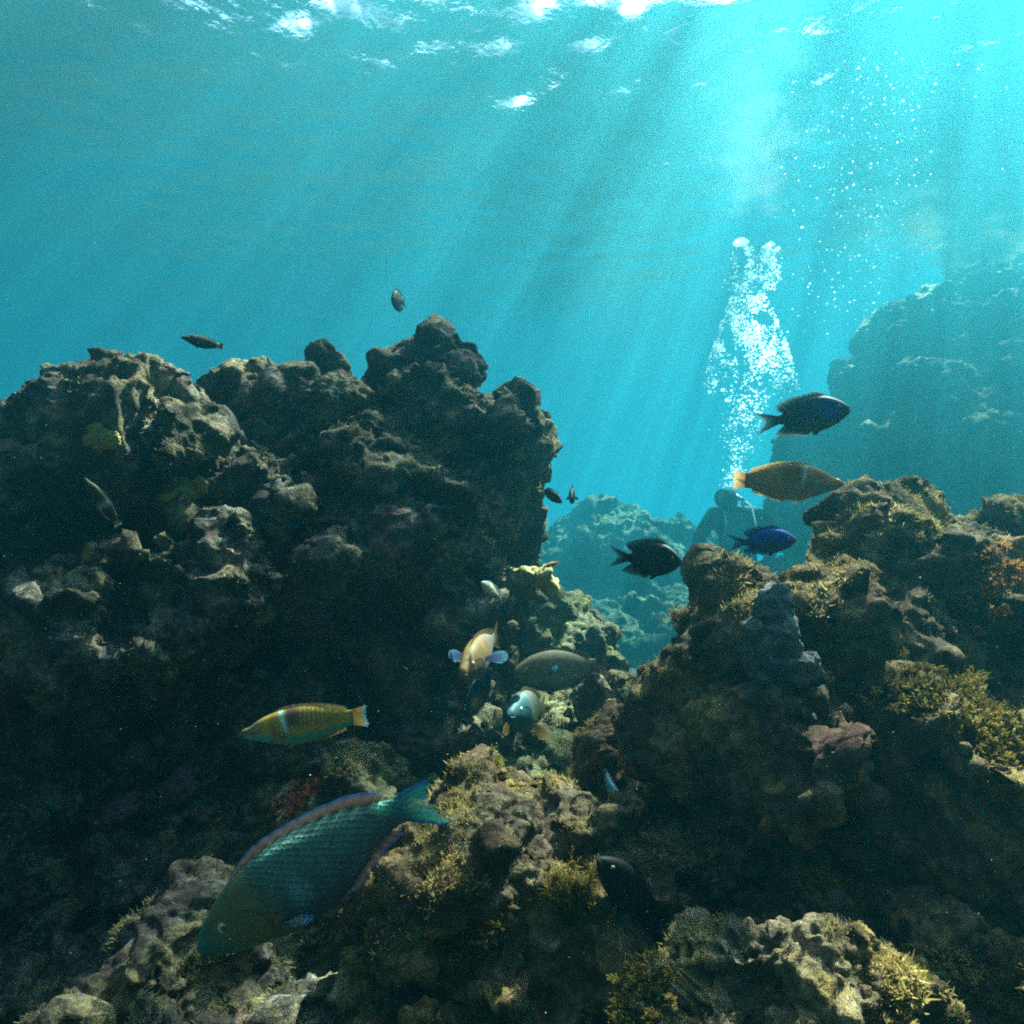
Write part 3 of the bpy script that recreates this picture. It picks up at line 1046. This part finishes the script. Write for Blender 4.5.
    for sgn, dv in zip((1, -1), pc['dirs']):
        o3 = np.array([.5 - pc['s'], sgn * float(wid(np.array([pc['s']]))[0]) * .93, float(((top(np.array([pc['s']])) + bot(np.array([pc['s']]))) / 2)[0]) + pc['v'] * .15])
        dv = np.array(dv); dv /= np.linalg.norm(dv)
        upv = np.cross(dv, np.cross([0, 0, 1.0], dv)); upv /= np.linalg.norm(upv)
        an = np.linspace(-pc['spread'], pc['spread'], n2)
        rl = pc['l'] * (1 - .45 * (an / pc['spread']) ** 2 - .15 * an / pc['spread'])
        tip = o3 + np.outer(np.cos(an) * rl, dv) + np.outer(np.sin(an) * rl, upv)
        bs = o3 + np.outer(np.linspace(-.012, .012, n2), upv)
        fin("pectoral_fin", bs, tip, *pc['col'], edge=pc['edge'], t0=.004, m=8)
        if pelvic:
            o4 = np.array([.5 - .33, sgn * .012, float(bot(np.array([.33]))[0]) + .008])
            d4 = np.array([-.85, sgn * .18, -.42]); d4 /= np.linalg.norm(d4)
            u4 = np.array([.42, 0, -.85])
            an = np.linspace(-.28, .28, 8)
            tip = o4 + np.outer(np.cos(an), d4) * .085 + np.outer(np.sin(an), u4) * .085
            fin("pelvic_fin", o4 + np.outer(np.linspace(-.008, .012, 8), u4), tip, *fcol[:2], edge=fcol[2], t0=.004, m=5)
    if eyes:
        es, evv, er = sh['eye']
        ti, th_, bi = float(wid(np.array([es]))[0]), float(((top(np.array([es])) - bot(np.array([es]))) / 2)[0]), float(((top(np.array([es])) + bot(np.array([es]))) / 2)[0])
        v3, f3 = ico(3)
        for sgn in (1, -1):
            cpos = np.array([.5 - es, sgn * ti * math.sqrt(1 - evv ** 2) * .90, bi + th_ * evv])
            me = mesh_np("eye", fin_xyz(cpos + v3 * np.array([1, .45, 1]) * er), f3)
            e = link("eye", me, eye_col or M_iris, root)
            mp_ = mesh_np("pupil", fin_xyz(cpos + np.array([0, sgn * er * .26, 0]) + v3 * np.array([1, .42, 1]) * er * .55), f3)
            link("pupil", mp_, M_pupil, e)
    return root


SK['plain'] = skin_mat("fish_skin", 70, .25, (.01, .012, .014), bump=.5)
SK['parrot'] = skin_mat("parrotfish_skin", 42, .6, (.085, .045, .05), .55, bump=.5)
SK['wrasse'] = skin_mat("wrasse_skin", 60, .4, (.10, .045, .02), .55, bump=.4)
flat = lambda col: (lambda s, v: np.tile(np.array(col, float), (len(s), 1)))


def noise1(s, v, f, seed): return fbm(np.stack([s * f, v * f * .3, 0 * s + seed], 1), 3, seed)


# big green parrotfish
def c_parrot(s, v):
    c = lerp((.05, .14, .11), (.05, .08, .085), sstep(.5, -.7, v))
    head = lerp((.075, .080, .032), (.03, .055, .045), sstep(.2, -.8, v))
    c = lerp(c, (.14, .13, .055), sstep(.37, .27, s + .03 * v) * .9)
    c = lerp(c, (.05, .12, .095), sstep(.17, .08, s + .04 * v))
    c = lerp(c, (.03, .16, .14), sstep(.07, .02, s))
    c = lerp(c, (.10, .40, .26), np.exp(-((s - .79) / .022) ** 2) * sstep(-.1, .6, v))
    c = lerp(c, (.01, .14, .13), sstep(.80, .86, s))
    c = lerp(c, (.18, .30, .34), np.exp(-((s - .405 - .04 * v) / .022) ** 2 - ((v - .05) / .28) ** 2) * .9)
    c = lerp(c, (.22, .30, .36), np.exp(-((s - .445 - .04 * v) / .014) ** 2 - ((v + .05) / .22) ** 2) * .6)
    c = lerp(c, (.26, .09, .07), np.exp(-((s - .285 + .02 * v) / .007) ** 2 - ((v + .35) / .22) ** 2) * .9)
    c = lerp(c, (.01, .02, .025), np.exp(-((s - .03) / .012) ** 2 - ((v + .35) / .2) ** 2) * .6)
    return c


fish("big green parrotfish with a turquoise tail swimming head down in the lower left", (199, 950), (431, 782), .78, .84, 'parrot', c_parrot,
     ((.06, .055, .045), (.14, .075, .065), (.015, .05, .13), (.03, .22, .22)), seed=3, bend=-.08, bendz=-.15, roll=R(-6), mat=SK['parrot'], name="parrotfish", vedge=(.018, .07, .20),
     tailcol=((.015, .11, .09), (.03, .26, .23)),
     pect=dict(s=.29, v=-.55, l=.15, spread=.26, dirs=((-.9, .5, .05), (-.9, -.55, .12)), col=((.14, .16, .17), (.30, .46, .52)), edge=(.05, .22, .48)), cat="parrotfish", deep=1.12)


def c_wrasse_o(s, v):
    c = lerp((.46, .23, .09), (.30, .21, .13), sstep(.5, -.6, v))
    c = lerp(c, (.15, .05, .025), sstep(.36, .41, s) * sstep(.62, .5, s) * sstep(-.5, .7, v) * .8)
    c = lerp(c, (.10, .16, .15), sstep(.30, .22, s) * sstep(.1, -.5, v) * .8)
    c = lerp(c, (.45, .18, .07), sstep(.08, .02, s))
    c = lerp(c, (.55, .68, .68), np.exp(-((s - .365 + .025 * v) / .015) ** 2) * sstep(-.35, -.15, v))
    return c * (1 + .25 * noise1(s, v, 30, 3))[:, None]


fish("orange brown wrasse with one pale bar facing right above the big right rock", (843, 484), (733, 480), .95, .98, 'wrasse', c_wrasse_o,
     ((.50, .27, .10), (.60, .38, .14), (.65, .42, .14)), seed=4, bend=.08, mat=SK['wrasse'], name="wrasse", roll=R(4), deep=1.28,
     pect=dict(v=-.2, col=((.4, .2, .08), (.45, .28, .12)), edge=(.45, .3, .15)), cat="wrasse")


def c_wrasse_y(s, v):
    c = lerp((.42, .26, .045), (.06, .30, .24), sstep(-.15, -.6, v))
    stripes = .5 + .5 * np.sin(s * 190)
    c = lerp(c, (.12, .055, .02), stripes * sstep(.40, .48, s) * sstep(.85, .65, s) * sstep(-.25, .2, v) * .75)
    c = lerp(c, (.12, .07, .05), sstep(.36, .39, s) * sstep(.50, .44, s) * sstep(-.2, .3, v))
    c = lerp(c, (.13, .10, .07), sstep(.22, .12, s) * sstep(-.25, .0, v) * .85)
    c = lerp(c, (.06, .30, .24), sstep(.32, .2, s) * sstep(-.05, -.3, v))
    c = lerp(c, (.30, .17, .03), np.exp(-((s - .27) / .03) ** 2) * .7)
    c = lerp(c, (.45, .72, .70), np.exp(-((s - .365 + .03 * v) / .016) ** 2) * sstep(-.35, -.1, v))
    c = lerp(c, (.05, .10, .12), sstep(.86, .88, s))
    return c


fish("slim yellow and turquoise wrasse with a pale bar facing left above the big parrotfish", (239, 735), (368, 714), 1.05, 1.08, 'wrasse', c_wrasse_y,
     ((.35, .22, .05), (.30, .20, .08), (.10, .12, .09), (.10, .30, .40)), seed=5, bend=.06, mat=SK['wrasse'], name="wrasse", deep=1.06,
     pect=dict(s=.31, v=-.2, l=.09, col=((.30, .18, .05), (.35, .22, .08)), edge=(.3, .25, .1)), cat="wrasse")

blk = (.006, .006, .007)
fish("plain black damselfish silhouette hovering in the middle of the gap", (682, 562), (609, 556), .95, 1.0, 'damsel', flat((.007, .007, .008)),
     (blk, blk, (.01, .01, .012)), seed=6, name="damselfish", roll=R(-4), bend=-.05, cat="damselfish", deep=1.16, taller=1.2,
     pect=dict(s=.3, v=-.3, l=.10, dirs=((-.5, .4, -.6), (-.5, -.4, -.6))))


def c_blue_d(s, v):
    c = lerp((.010, .014, .020), (.012, .028, .032), sstep(.4, -.6, v))
    c = lerp(c, (.010, .035, .28), np.exp(-((s - .24) / .14) ** 2 - ((v - .1) / .55) ** 2))
    return lerp(c, (.05, .03, .022), sstep(-.6, -.95, v))


fish("dark damselfish with a deep blue head facing right, above the orange wrasse", (851, 409), (752, 424), 1.0, 1.04, 'damsel', c_blue_d,
     ((.010, .012, .015), (.030, .026, .024), (.16, .15, .13)), seed=7, name="damselfish", deep=1.0, bend=.05, cat="damselfish")


def c_blue(s, v):
    c = lerp((.008, .035, .38), (.010, .03, .16), sstep(.2, -.7, v))
    c = lerp(c, (.05, .10, .18), sstep(.16, .06, s) * .7)
    return lerp(c, (.01, .015, .04), sstep(.55, .70, s))


fish("bright blue damselfish half hidden behind the crest of the big right rock", (797, 540), (726, 543), 1.38, 1.42, 'damsel', c_blue,
     ((.008, .02, .12), (.010, .02, .10), (.01, .015, .06)), seed=8, name="damselfish", deep=.95, cat="damselfish")


def c_brown(s, v):
    c = lerp((.20, .15, .09), (.21, .17, .12), sstep(.3, -.6, v))
    c = lerp(c, (.015, .05, .10), sstep(-.35, -.8, v) * sstep(.6, .3, s) * .85)
    c = lerp(c, (.03, .035, .03), np.exp(-((s - .11) / .05) ** 2 - ((v - .15) / .2) ** 2) * .6)
    c = lerp(c, (.02, .06, .10), sstep(.06, .01, s))
    return c


fish("brown parrotfish facing left in front of the pale boulder", (510, 676), (611, 664), 1.85, 1.95, 'parrot', c_brown,
     ((.07, .05, .03), (.05, .035, .03), (.10, .05, .02)), seed=9, name="parrotfish", mat=SK['plain'], deep=1.18, bend=-.05, taller=.7,
     pect=dict(s=.33, v=-.1, l=.12, spread=.3, dirs=((-.6, .35, .75), (-.6, -.35, .75)), col=((.03, .12, .14), (.03, .20, .28)), edge=(.05, .3, .4)), cat="parrotfish")


def c_round(s, v):
    c = lerp((.05, .05, .032), (.06, .05, .04), v)
    c = lerp(c, (.010, .045, .055), sstep(.34, .24, s + .05 * v))
    return lerp(c, (.015, .12, .13), np.exp(-((s - .33 + .05 * v) / .012) ** 2) * .8)


fish("plump parrotfish with a dark teal face turned towards the viewer beneath the brown one", (508, 716), (546, 706), 1.50, 1.76, 'parrot', c_round,
     ((.10, .08, .05), (.14, .09, .03), (.20, .13, .04)), seed=10, name="parrotfish", deep=1.05, fat=1.05, mat=SK['plain'],
     pect=dict(s=.36, v=-.6, l=.17, dirs=((-.5, .6, -.5), (-.5, -.6, -.5)), col=((.20, .12, .03), (.30, .18, .04)), edge=(.3, .2, .05)), cat="parrotfish")


def c_front(s, v):
    c = lerp((.15, .085, .03), (.11, .085, .06), sstep(.6, -.5, v))
    c = lerp(c, (.05, .04, .035), np.exp(-((s - .15) / .08) ** 2 - ((v - .1) / .5) ** 2) * .9)
    return lerp(c, (.115, .10, .08), sstep(.4, .6, s))


fish("tan parrotfish seen head on with blue fins spread to both sides", (461, 675), (499, 634), 1.27, 1.5, 'parrot', c_front,
     ((.19, .13, .05), (.20, .13, .05), (.22, .15, .06)), seed=11, name="parrotfish", deep=1.02, fat=.95, mat=SK['plain'],
     pect=dict(s=.34, v=.02, l=.19, spread=.5, dirs=((-.45, .8, .10), (-.35, -.85, .05)), col=((.06, .10, .18), (.09, .15, .26)), edge=(.12, .22, .34)), cat="parrotfish")


def c_hidden(s, v):
    c = lerp((.015, .06, .13), (.02, .05, .07), sstep(.2, -.5, v))
    return lerp(c, (.45, .38, .16), np.exp(-((s - .60) / .11) ** 2 - ((v + .2) / .5) ** 2))


fish("narrow blue fish with a yellowish flank heading up behind the head on parrotfish", (491, 668), (466, 722), 1.5, 1.55, 'wrasse', c_hidden,
     ((.02, .07, .12), (.08, .10, .10), (.20, .22, .2)), seed=12, name="wrasse", roll=R(20), deep=1.0, cat="wrasse")


def c_cream(s, v):
    c = lerp((.50, .36, .20), (.10, .20, .26), sstep(.1, .7, v))
    return lerp(c, (.55, .50, .40), np.exp(-((s - .35) / .05) ** 2) * .7)


fish("small cream and slate fish by the rock wall above the head on parrotfish", (481, 582), (504, 600), 1.45, 1.5, 'damsel', c_cream,
     ((.20, .2, .18), (.3, .24, .15), (.4, .3, .2)), seed=13, roll=R(10), deep=.8)


def c_tailed(s, v):
    c = lerp((.030, .032, .025), (.035, .04, .03), v)
    return lerp(c, (.55, .45, .08), sstep(.78, .86, s))


fish("dark fish with a yellow tail swimming over the left outcrop", (181, 337), (224, 347), 1.5, 1.55, 'wrasse', c_tailed,
     ((.02, .025, .02), (.03, .03, .02), (.04, .04, .03), (.5, .42, .08)), seed=14, deep=1.12, taller=.5)
fish("small pale fish in the notch between the two left outcrops", (203, 378), (221, 396), 2.3, 2.35, 'wrasse', flat((.12, .18, .17)),
     ((.15, .2, .2), (.2, .25, .25), (.3, .3, .3)), seed=15, detail=False, bend=.9, deep=.75)
fish("tiny dark fish alone in the blue water above the rock wall", (392, 300), (406, 303), 2.6, 2.75, 'damsel', flat((.03, .035, .03)),
     ((.03, .03, .03), (.03, .03, .03), (.04, .04, .04)), seed=16, detail=False, deep=1.3, pelvic=False)


def c_drab(s, v):
    c = lerp((.045, .040, .022), (.06, .05, .03), v)
    return lerp(c, (.35, .38, .38), np.exp(-((s - .56) / .06) ** 2) * .8)


fish("drab fish with a pale band resting head up on the face of the left outcrop", (84, 478), (119, 526), 1.28, 1.30, 'wrasse', c_drab,
     ((.05, .045, .03), (.07, .06, .04), (.14, .12, .1), (.26, .24, .2)), seed=17, roll=R(-25), deep=.95)
fish("small dark fish with a yellow tail diving beside the rock wall edge", (562, 503), (537, 484), 1.45, 1.48, 'damsel', lambda s, v: lerp(flat((.02, .02, .018))(s, v), (.4, .42, .1), sstep(.66, .74, s)),
     ((.02, .02, .018), (.02, .02, .018), (.03, .03, .025), (.3, .32, .1)), seed=18, deep=.80, taller=.4, pelvic=False)
fish("small dark narrow fish seen nearly tail on out in the blue water", (571, 499), (574, 491), 2.1, 2.25, 'damsel', flat((.02, .022, .02)),
     ((.02, .02, .02), (.03, .03, .03), (.05, .05, .05)), seed=19, detail=False, deep=.85, pelvic=False, eyes=False, fat=.8)
fish("tiny dark fish in front of the hazy mound beside the rock wall", (543, 536), (532, 539), 3.2, 3.3, 'damsel', flat((.02, .022, .02)),
     ((.02, .02, .02), (.03, .03, .03), (.05, .05, .05)), seed=20, detail=False, pelvic=False, eyes=False)
fish("tiny rusty fish near the tip of the tan sponge arm", (544, 567), (559, 562), 1.6, 1.62, 'wrasse', flat((.30, .12, .04)),
     ((.3, .12, .04), (.3, .14, .05), (.3, .16, .06)), seed=21, detail=False, pelvic=False, eyes=False)
fish("black fish hovering against the right flank of the middle foreground rock", (598, 858), (668, 932), .80, .84, 'damsel', flat((.004, .004, .005)),
     (blk, blk, blk), seed=22, name="damselfish", roll=R(-8), deep=.78, taller=.45, cat="damselfish", eyes=True)
fish("pale blue fish squeezed into the gap beside the pitted leaning rock", (628, 812), (596, 772), 1.12, 1.16, 'wrasse', flat((.10, .24, .30)),
     ((.12, .25, .30), (.20, .33, .38), (.3, .4, .45)), seed=23, bend=.5, deep=.9)

# ------------------------------------------------------------------ diver
D = 9.8
M_suit = plain("black_wetsuit", (.006, .0065, .008), .7, .1)
M_strap = plain("grey_strap", (.30, .31, .30), .6, .2)
M_metal = plain("painted_tank", (.45, .47, .48), .35, .5)
M_skin = plain("pale_glove", (.45, .42, .38), .6, .2)


def skinned(name, verts, edges, radii, m, parent, origin):
    me = bpy.data.meshes.new(name)
    me.from_pydata([tuple(np.array(v) - origin) for v in verts], edges, [])
    o = link(name, me)
    md = o.modifiers.new('k', 'SKIN')
    md.use_smooth_shade = True
    for k, r in enumerate(radii):
        me.skin_vertices[0].data[k].radius = (r, r) if not hasattr(r, '__len__') else r
    me.skin_vertices[0].data[0].use_root = True
    sb = o.modifiers.new('s', 'SUBSURF'); sb.levels = sb.render_levels = 2
    dg = bpy.context.evaluated_depsgraph_get()
    me2 = bpy.data.meshes.new_from_object(o.evaluated_get(dg))
    o.modifiers.clear(); o.data = me2; me2.name = name
    me2.materials.clear(); me2.materials.append(m)
    o.parent = parent
    return o




J = dict(pelvis=P(738, 566, D + .25), waist=P(737, 548, D + .12), chest=P(737, 526, D), neck=P(731, 509, D - .05), head=P(726, 499, D - .10), crown=P(722, 491, D - .12),
         lsh=P(713, 515, D), lel=P(697, 541, D - .05), lwr=P(706, 562, D - .28), lha=P(712, 566, D - .36),
         rsh=P(761, 518, D), rel=P(778, 541, D - .02), rwr=P(766, 563, D - .25), rha=P(760, 566, D - .33),
         lhip=P(730, 572, D + .3), lkn=P(722, 592, D + .62), lan=P(716, 583, D + 1.02), lto=P(712, 588, D + 1.22),
         rhip=P(747, 572, D + .3), rkn=P(754, 594, D + .66), ran=P(758, 580, D + 1.05), rto=P(760, 584, D + 1.25))
nm = list(J)
E = [("pelvis", "waist"), ("waist", "chest"), ("chest", "neck"), ("neck", "head"), ("head", "crown"), ("chest", "lsh"), ("lsh", "lel"), ("lel", "lwr"), ("lwr", "lha"),
     ("chest", "rsh"), ("rsh", "rel"), ("rel", "rwr"), ("rwr", "rha"), ("pelvis", "lhip"), ("lhip", "lkn"), ("lkn", "lan"), ("lan", "lto"),
     ("pelvis", "rhip"), ("rhip", "rkn"), ("rkn", "ran"), ("ran", "rto")]
RAD = dict(pelvis=.16, waist=.14, chest=.175, neck=.07, head=.105, crown=.085, lsh=.085, lel=.055, lwr=.042, lha=.04, rsh=.085, rel=.055, rwr=.042, rha=.04,
           lhip=.11, lkn=.07, lan=.045, lto=.04, rhip=.11, rkn=.07, ran=.045, rto=.04)
person = empty("person", J['pelvis'])
tag(person, "scuba diver in a dark wetsuit leaning forward beneath the column of bubbles", "person")
org = np.array(J['pelvis'])
RAD = {k: v * 1.65 for k, v in RAD.items()}
skinned("body", [J[k] for k in nm], [(nm.index(a), nm.index(b)) for a, b in E], [RAD[k] for k in nm], M_suit, person, org)




vs = [J['waist'] * .5 + J['pelvis'] * .5, J['waist'], J['chest'] - UP * .02, J['lsh'] * .55 + J['chest'] * .45, J['rsh'] * .55 + J['chest'] * .45]
skinned("buoyancy_vest", vs, [(0, 1), (1, 2), (2, 3), (2, 4)], [.22, .23, .27, .15, .15], plain("dark_vest", (.02, .022, .028), .7, .1), person, org)
for sh_, e_ in (('lsh', (724, 538)), ('rsh', (752, 540))):
    a_, b_ = J[sh_] * .6 + J['neck'] * .4, P(*e_, D - .30)
    m_ = (np.array(a_) + b_) / 2 - FWD * .22
    tube("strap", [*line(a_ + UP * .08 - FWD * .12, m_, 6)[:-1], *line(m_, b_, 6)], .018, M_strap, person, org)

# air tank on the back, its neck showing above the shoulder towards the right
tr_ = [.004, .05, .078, .088, .09, .09, .09, .085, .05, .004]
tube("air_tank", line(P(762, 540, D + .45), P(742, 499, D + .16), 10), tr_, M_metal, person, org)
tube("tank_valve", line(P(742, 500, D + .17), P(735, 495, D + .12), 6), [.004, .03, .03, .03, .028, .004], M_metal, person, org)
hs = [P(735, 496, D + .1), P(745, 500, D - .05), P(742, 508, D - .2), P(730, 507, D - .24), P(724, 504, D - .22)]
tube("regulator_hose", [h for a, b in zip(hs[:-1], hs[1:]) for h in line(a, b, 5)[:-1]] + [hs[-1]], .014, M_suit, person, org)
tube("regulator", line(P(724, 504, D - .20), P(723, 504, D - .29), 6), [.004, .04, .045, .045, .035, .004], M_suit, person, org)
M_glass = plain("mask_glass", (.05, .06, .06), .15, .5)
mk = tube("mask", line(P(723, 497, D - .17), P(722, 497, D - .25), 6), [.004, .10, .11, .11, .1, .004], M_suit, person, org)
tube("mask_window", line(P(722, 497, D - .245), P(722, 497, D - .256), 4), [.004, .07, .07, .004], M_glass, mk, org)
for (wr, ha, sgn) in ((J['lwr'], J['lha'], 1), (J['rwr'], J['rha'], -1)):
    vv_, ee_, rr_ = [wr, ha], [(0, 1)], [.042, .045]
    ax_ = (np.array(ha) - wr); ax_ /= np.linalg.norm(ax_)
    for k in range(5):
        off_ = RIGHT * (k - 2) * .02 * sgn
        q0 = np.array(ha) + off_ + ax_ * .02
        q1 = q0 + ax_ * (.05 if k else .02) + (RIGHT * -.04 * sgn if k == 0 else 0) - UP * .01
        q2 = q1 + ax_ * .02 - UP * .025
        b0 = len(vv_)
        vv_ += [q0, q1, q2]; ee_ += [(1, b0), (b0, b0 + 1), (b0 + 1, b0 + 2)]; rr_ += [.014, .011, .009]
    skinned("glove", vv_, ee_, rr_, M_skin, person, org)
for a_, b_ in (("lan", "lto"), ("ran", "rto")):
    t0 = J[b_]; dr = (J[b_] - J[a_]); dr = dr / np.linalg.norm(dr)
    rows = []
    for t, wd in ((-.12, .05), (0, .06), (.2, .08), (.45, .11), (.55, .09)):
        for y in (-1, -.4, .4, 1):
            rows.append(t0 + dr * t + RIGHT * wd * y - UP * .01 * (1 - y * y))
    Vb = np.array(rows) - org
    i = np.arange(20).reshape(5, 4)
    q = np.stack([i[:-1, :-1], i[:-1, 1:], i[1:, 1:], i[1:, :-1]], -1).reshape(-1, 4)
    rim = np.concatenate([i[:, 0], i[-1, 1:], i[::-1, -1][1:], i[0, ::-1][1:-1]])
    th_ = UP * .012
    link("swim_fin", mesh_np("swim_fin", np.vstack([Vb + th_, Vb - th_]), np.vstack([q, q[:, ::-1] + 20, np.stack([rim, rim + 20, np.roll(rim, -1) + 20, np.roll(rim, -1)], 1)])), M_suit, person)

# ------------------------------------------------------------------ bubbles
N = NT("air_bubble")
b = N.n('ShaderNodeBsdfDiffuse'); b.inputs[0].default_value = (.9, .95, .96, 1)
t = N.n('ShaderNodeBsdfTranslucent'); t.inputs[0].default_value = (.9, .95, .96, 1)
gl = N.n('ShaderNodeBsdfGlossy'); gl.inputs['Roughness'].default_value = .12
m1 = N.n('ShaderNodeMixShader'); m1.inputs[0].default_value = .75
m2 = N.n('ShaderNodeMixShader'); m2.inputs[0].default_value = .12
N.l(b.outputs[0], m1.inputs[1]); N.l(t.outputs[0], m1.inputs[2]); N.l(m1.outputs[0], m2.inputs[1]); N.l(gl.outputs[0], m2.inputs[2])
tp = N.n('ShaderNodeBsdfTransparent')
m3 = N.n('ShaderNodeMixShader'); m3.inputs[0].default_value = .42
N.l(tp.outputs[0], m3.inputs[1]); N.l(m2.outputs[0], m3.inputs[2])
N.l(m3.outputs[0], N.out.inputs['Surface'])
M_bub = N.m
g = np.random.default_rng(5)


def blob_mass(name, C, r, sub, squash=.75):
    v, f = ico(sub)
    n = len(C)
    sc = np.stack([r * g.uniform(.8, 1.25, n), r * g.uniform(.8, 1.25, n), r * squash * g.uniform(.7, 1.1, n)], 1)
    V = (C[:, None] + v[None] * sc[:, None]).reshape(-1, 3)
    Q = (f[None] + (np.arange(n) * len(v))[:, None, None]).reshape(-1, 3)
    return mesh_np(name, V, Q)


def column(n):
    """pixel places of the diver's bubbles: thin below, a broad bell, a narrow neck with two heads"""
    out = []
    while len(out) < n:
        u = g.uniform()
        if u < .72:
            y = g.triangular(285, 345, 402)
            hw = np.interp(y, [280, 300, 340, 380, 402], [10, 20, 36, 48, 50])
            xc = np.interp(y, [280, 340, 402], [749, 750, 752])
            x = xc + g.uniform(-1, 1) * hw
            if y > 365 and abs(x - 730) < 14 and g.uniform() < .8: continue
        elif u < .88:
            y = g.uniform(246, 290)
            x = (744 if g.uniform() < .6 else 769) + g.normal() * np.interp(y, [246, 290], [4, 8])
        else:
            y = g.uniform(395, 488)
            x = np.interp(y, [395, 488], [748, 731]) + g.normal() * np.interp(y, [395, 488], [13, 4])
        if fbm(np.array([[x / 13, y / 16, .5]]), 2, 91)[0] < g.uniform(-.45, .25): continue
        out.append((x, y))
    return np.array(out)


DB = 8.0
small = column(4200)
C = np.array([P(x, y, DB + g.normal() * .12) for x, y in small])
tag(link("bubble_cloud", blob_mass("bubble_cloud", C, .005 + .010 * g.uniform(size=len(C)) ** 2.5, 1), M_bub), "dense cloud of tiny silver bubbles rising from the diver", "bubbles", kind='stuff')
proto = None
big = column(120)
me_b = blob_mass("air_bubble", np.zeros((1, 3)), np.array([1.0]), 3, .8)
me_b.materials.append(M_bub)


def bubble(loc, r, label, group):
    o = bpy.data.objects.new("air_bubble", me_b)
    COL.objects.link(o)
    o.location = loc
    o.scale = (r, r, r)
    return tag(o, label, "bubble", group)


for x, y in big:
    bubble(P(x, y, DB + g.normal() * .1), g.choice([.012, .015, .019, .025]) * g.uniform(.85, 1.15), "small round silver bubble within the column rising above the diver", "bubbles rising from the diver")


def cap(px, py, wpx, label):
    v, f = ico(4)
    r = wpx * DB / F / 2
    V = v.copy()
    V[:, 2] = np.where(V[:, 2] > 0, V[:, 2] * .5, V[:, 2] * .12)
    V *= (1 + .08 * fbm(v * 2, 2, int(px)))[:, None] * r
    tag(link("cap_bubble", mesh_np("cap_bubble", V, f), M_bub, None, P(px, py, DB)), label, "bubble")


cap(741, 243, 16, "larger of the two dome shaped bubbles leading the column above the diver")
cap(770, 245, 10, "smaller of the two dome shaped bubbles leading the column above the diver")
# second swarm under the surface at the right
pts = []
while len(pts) < 420:
    t = g.uniform()
    x, y = g.normal(845 + 40 * (1 - t), 34), 60 + 260 * t + g.normal() * 12
    if t < .5 and g.uniform() < .35: x = g.uniform(790, 1010); y = g.uniform(60, 190)
    pts.append((x, y))
pts = np.array(pts)
C = np.array([P(x, y, 5.0 + g.normal() * .2) for x, y in pts])
C = C[C[:, 2] < SURF_Z - .05]
tag(link("bubble_cloud", blob_mass("bubble_cloud", C, .0025 + .006 * g.uniform(size=len(C)) ** 2, 1), M_bub), "loose swarm of tiny bubbles below the bright surface at the right", "bubbles", kind='stuff')
for k in range(45):
    x, y = pts[g.integers(0, len(pts))] + g.normal(size=2) * 8
    q = P(x, y, 5.0 + g.normal() * .2)
    if q[2] < SURF_Z - .05:
        bubble(q, g.uniform(.004, .009), "small bright bubble drifting under the surface at the upper right", "bubbles drifting under the surface")

# ------------------------------------------------------------------ drifting specks
n = 1600
dd = .35 + 3.2 * g.uniform(size=n) ** .8
C = np.array([P(x, y, d) for x, y, d in zip(g.uniform(-40, 1064, n), g.uniform(-40, 1064, n), dd)])
tag(link("drifting_particles", blob_mass("drifting_particles", C, (.0004 + .0008 * g.uniform(size=n) ** 3) * np.clip(dd, .5, 1.8), 1), plain("pale_particles", (.4, .39, .34), .8, .1, .4)), kind='stuff')
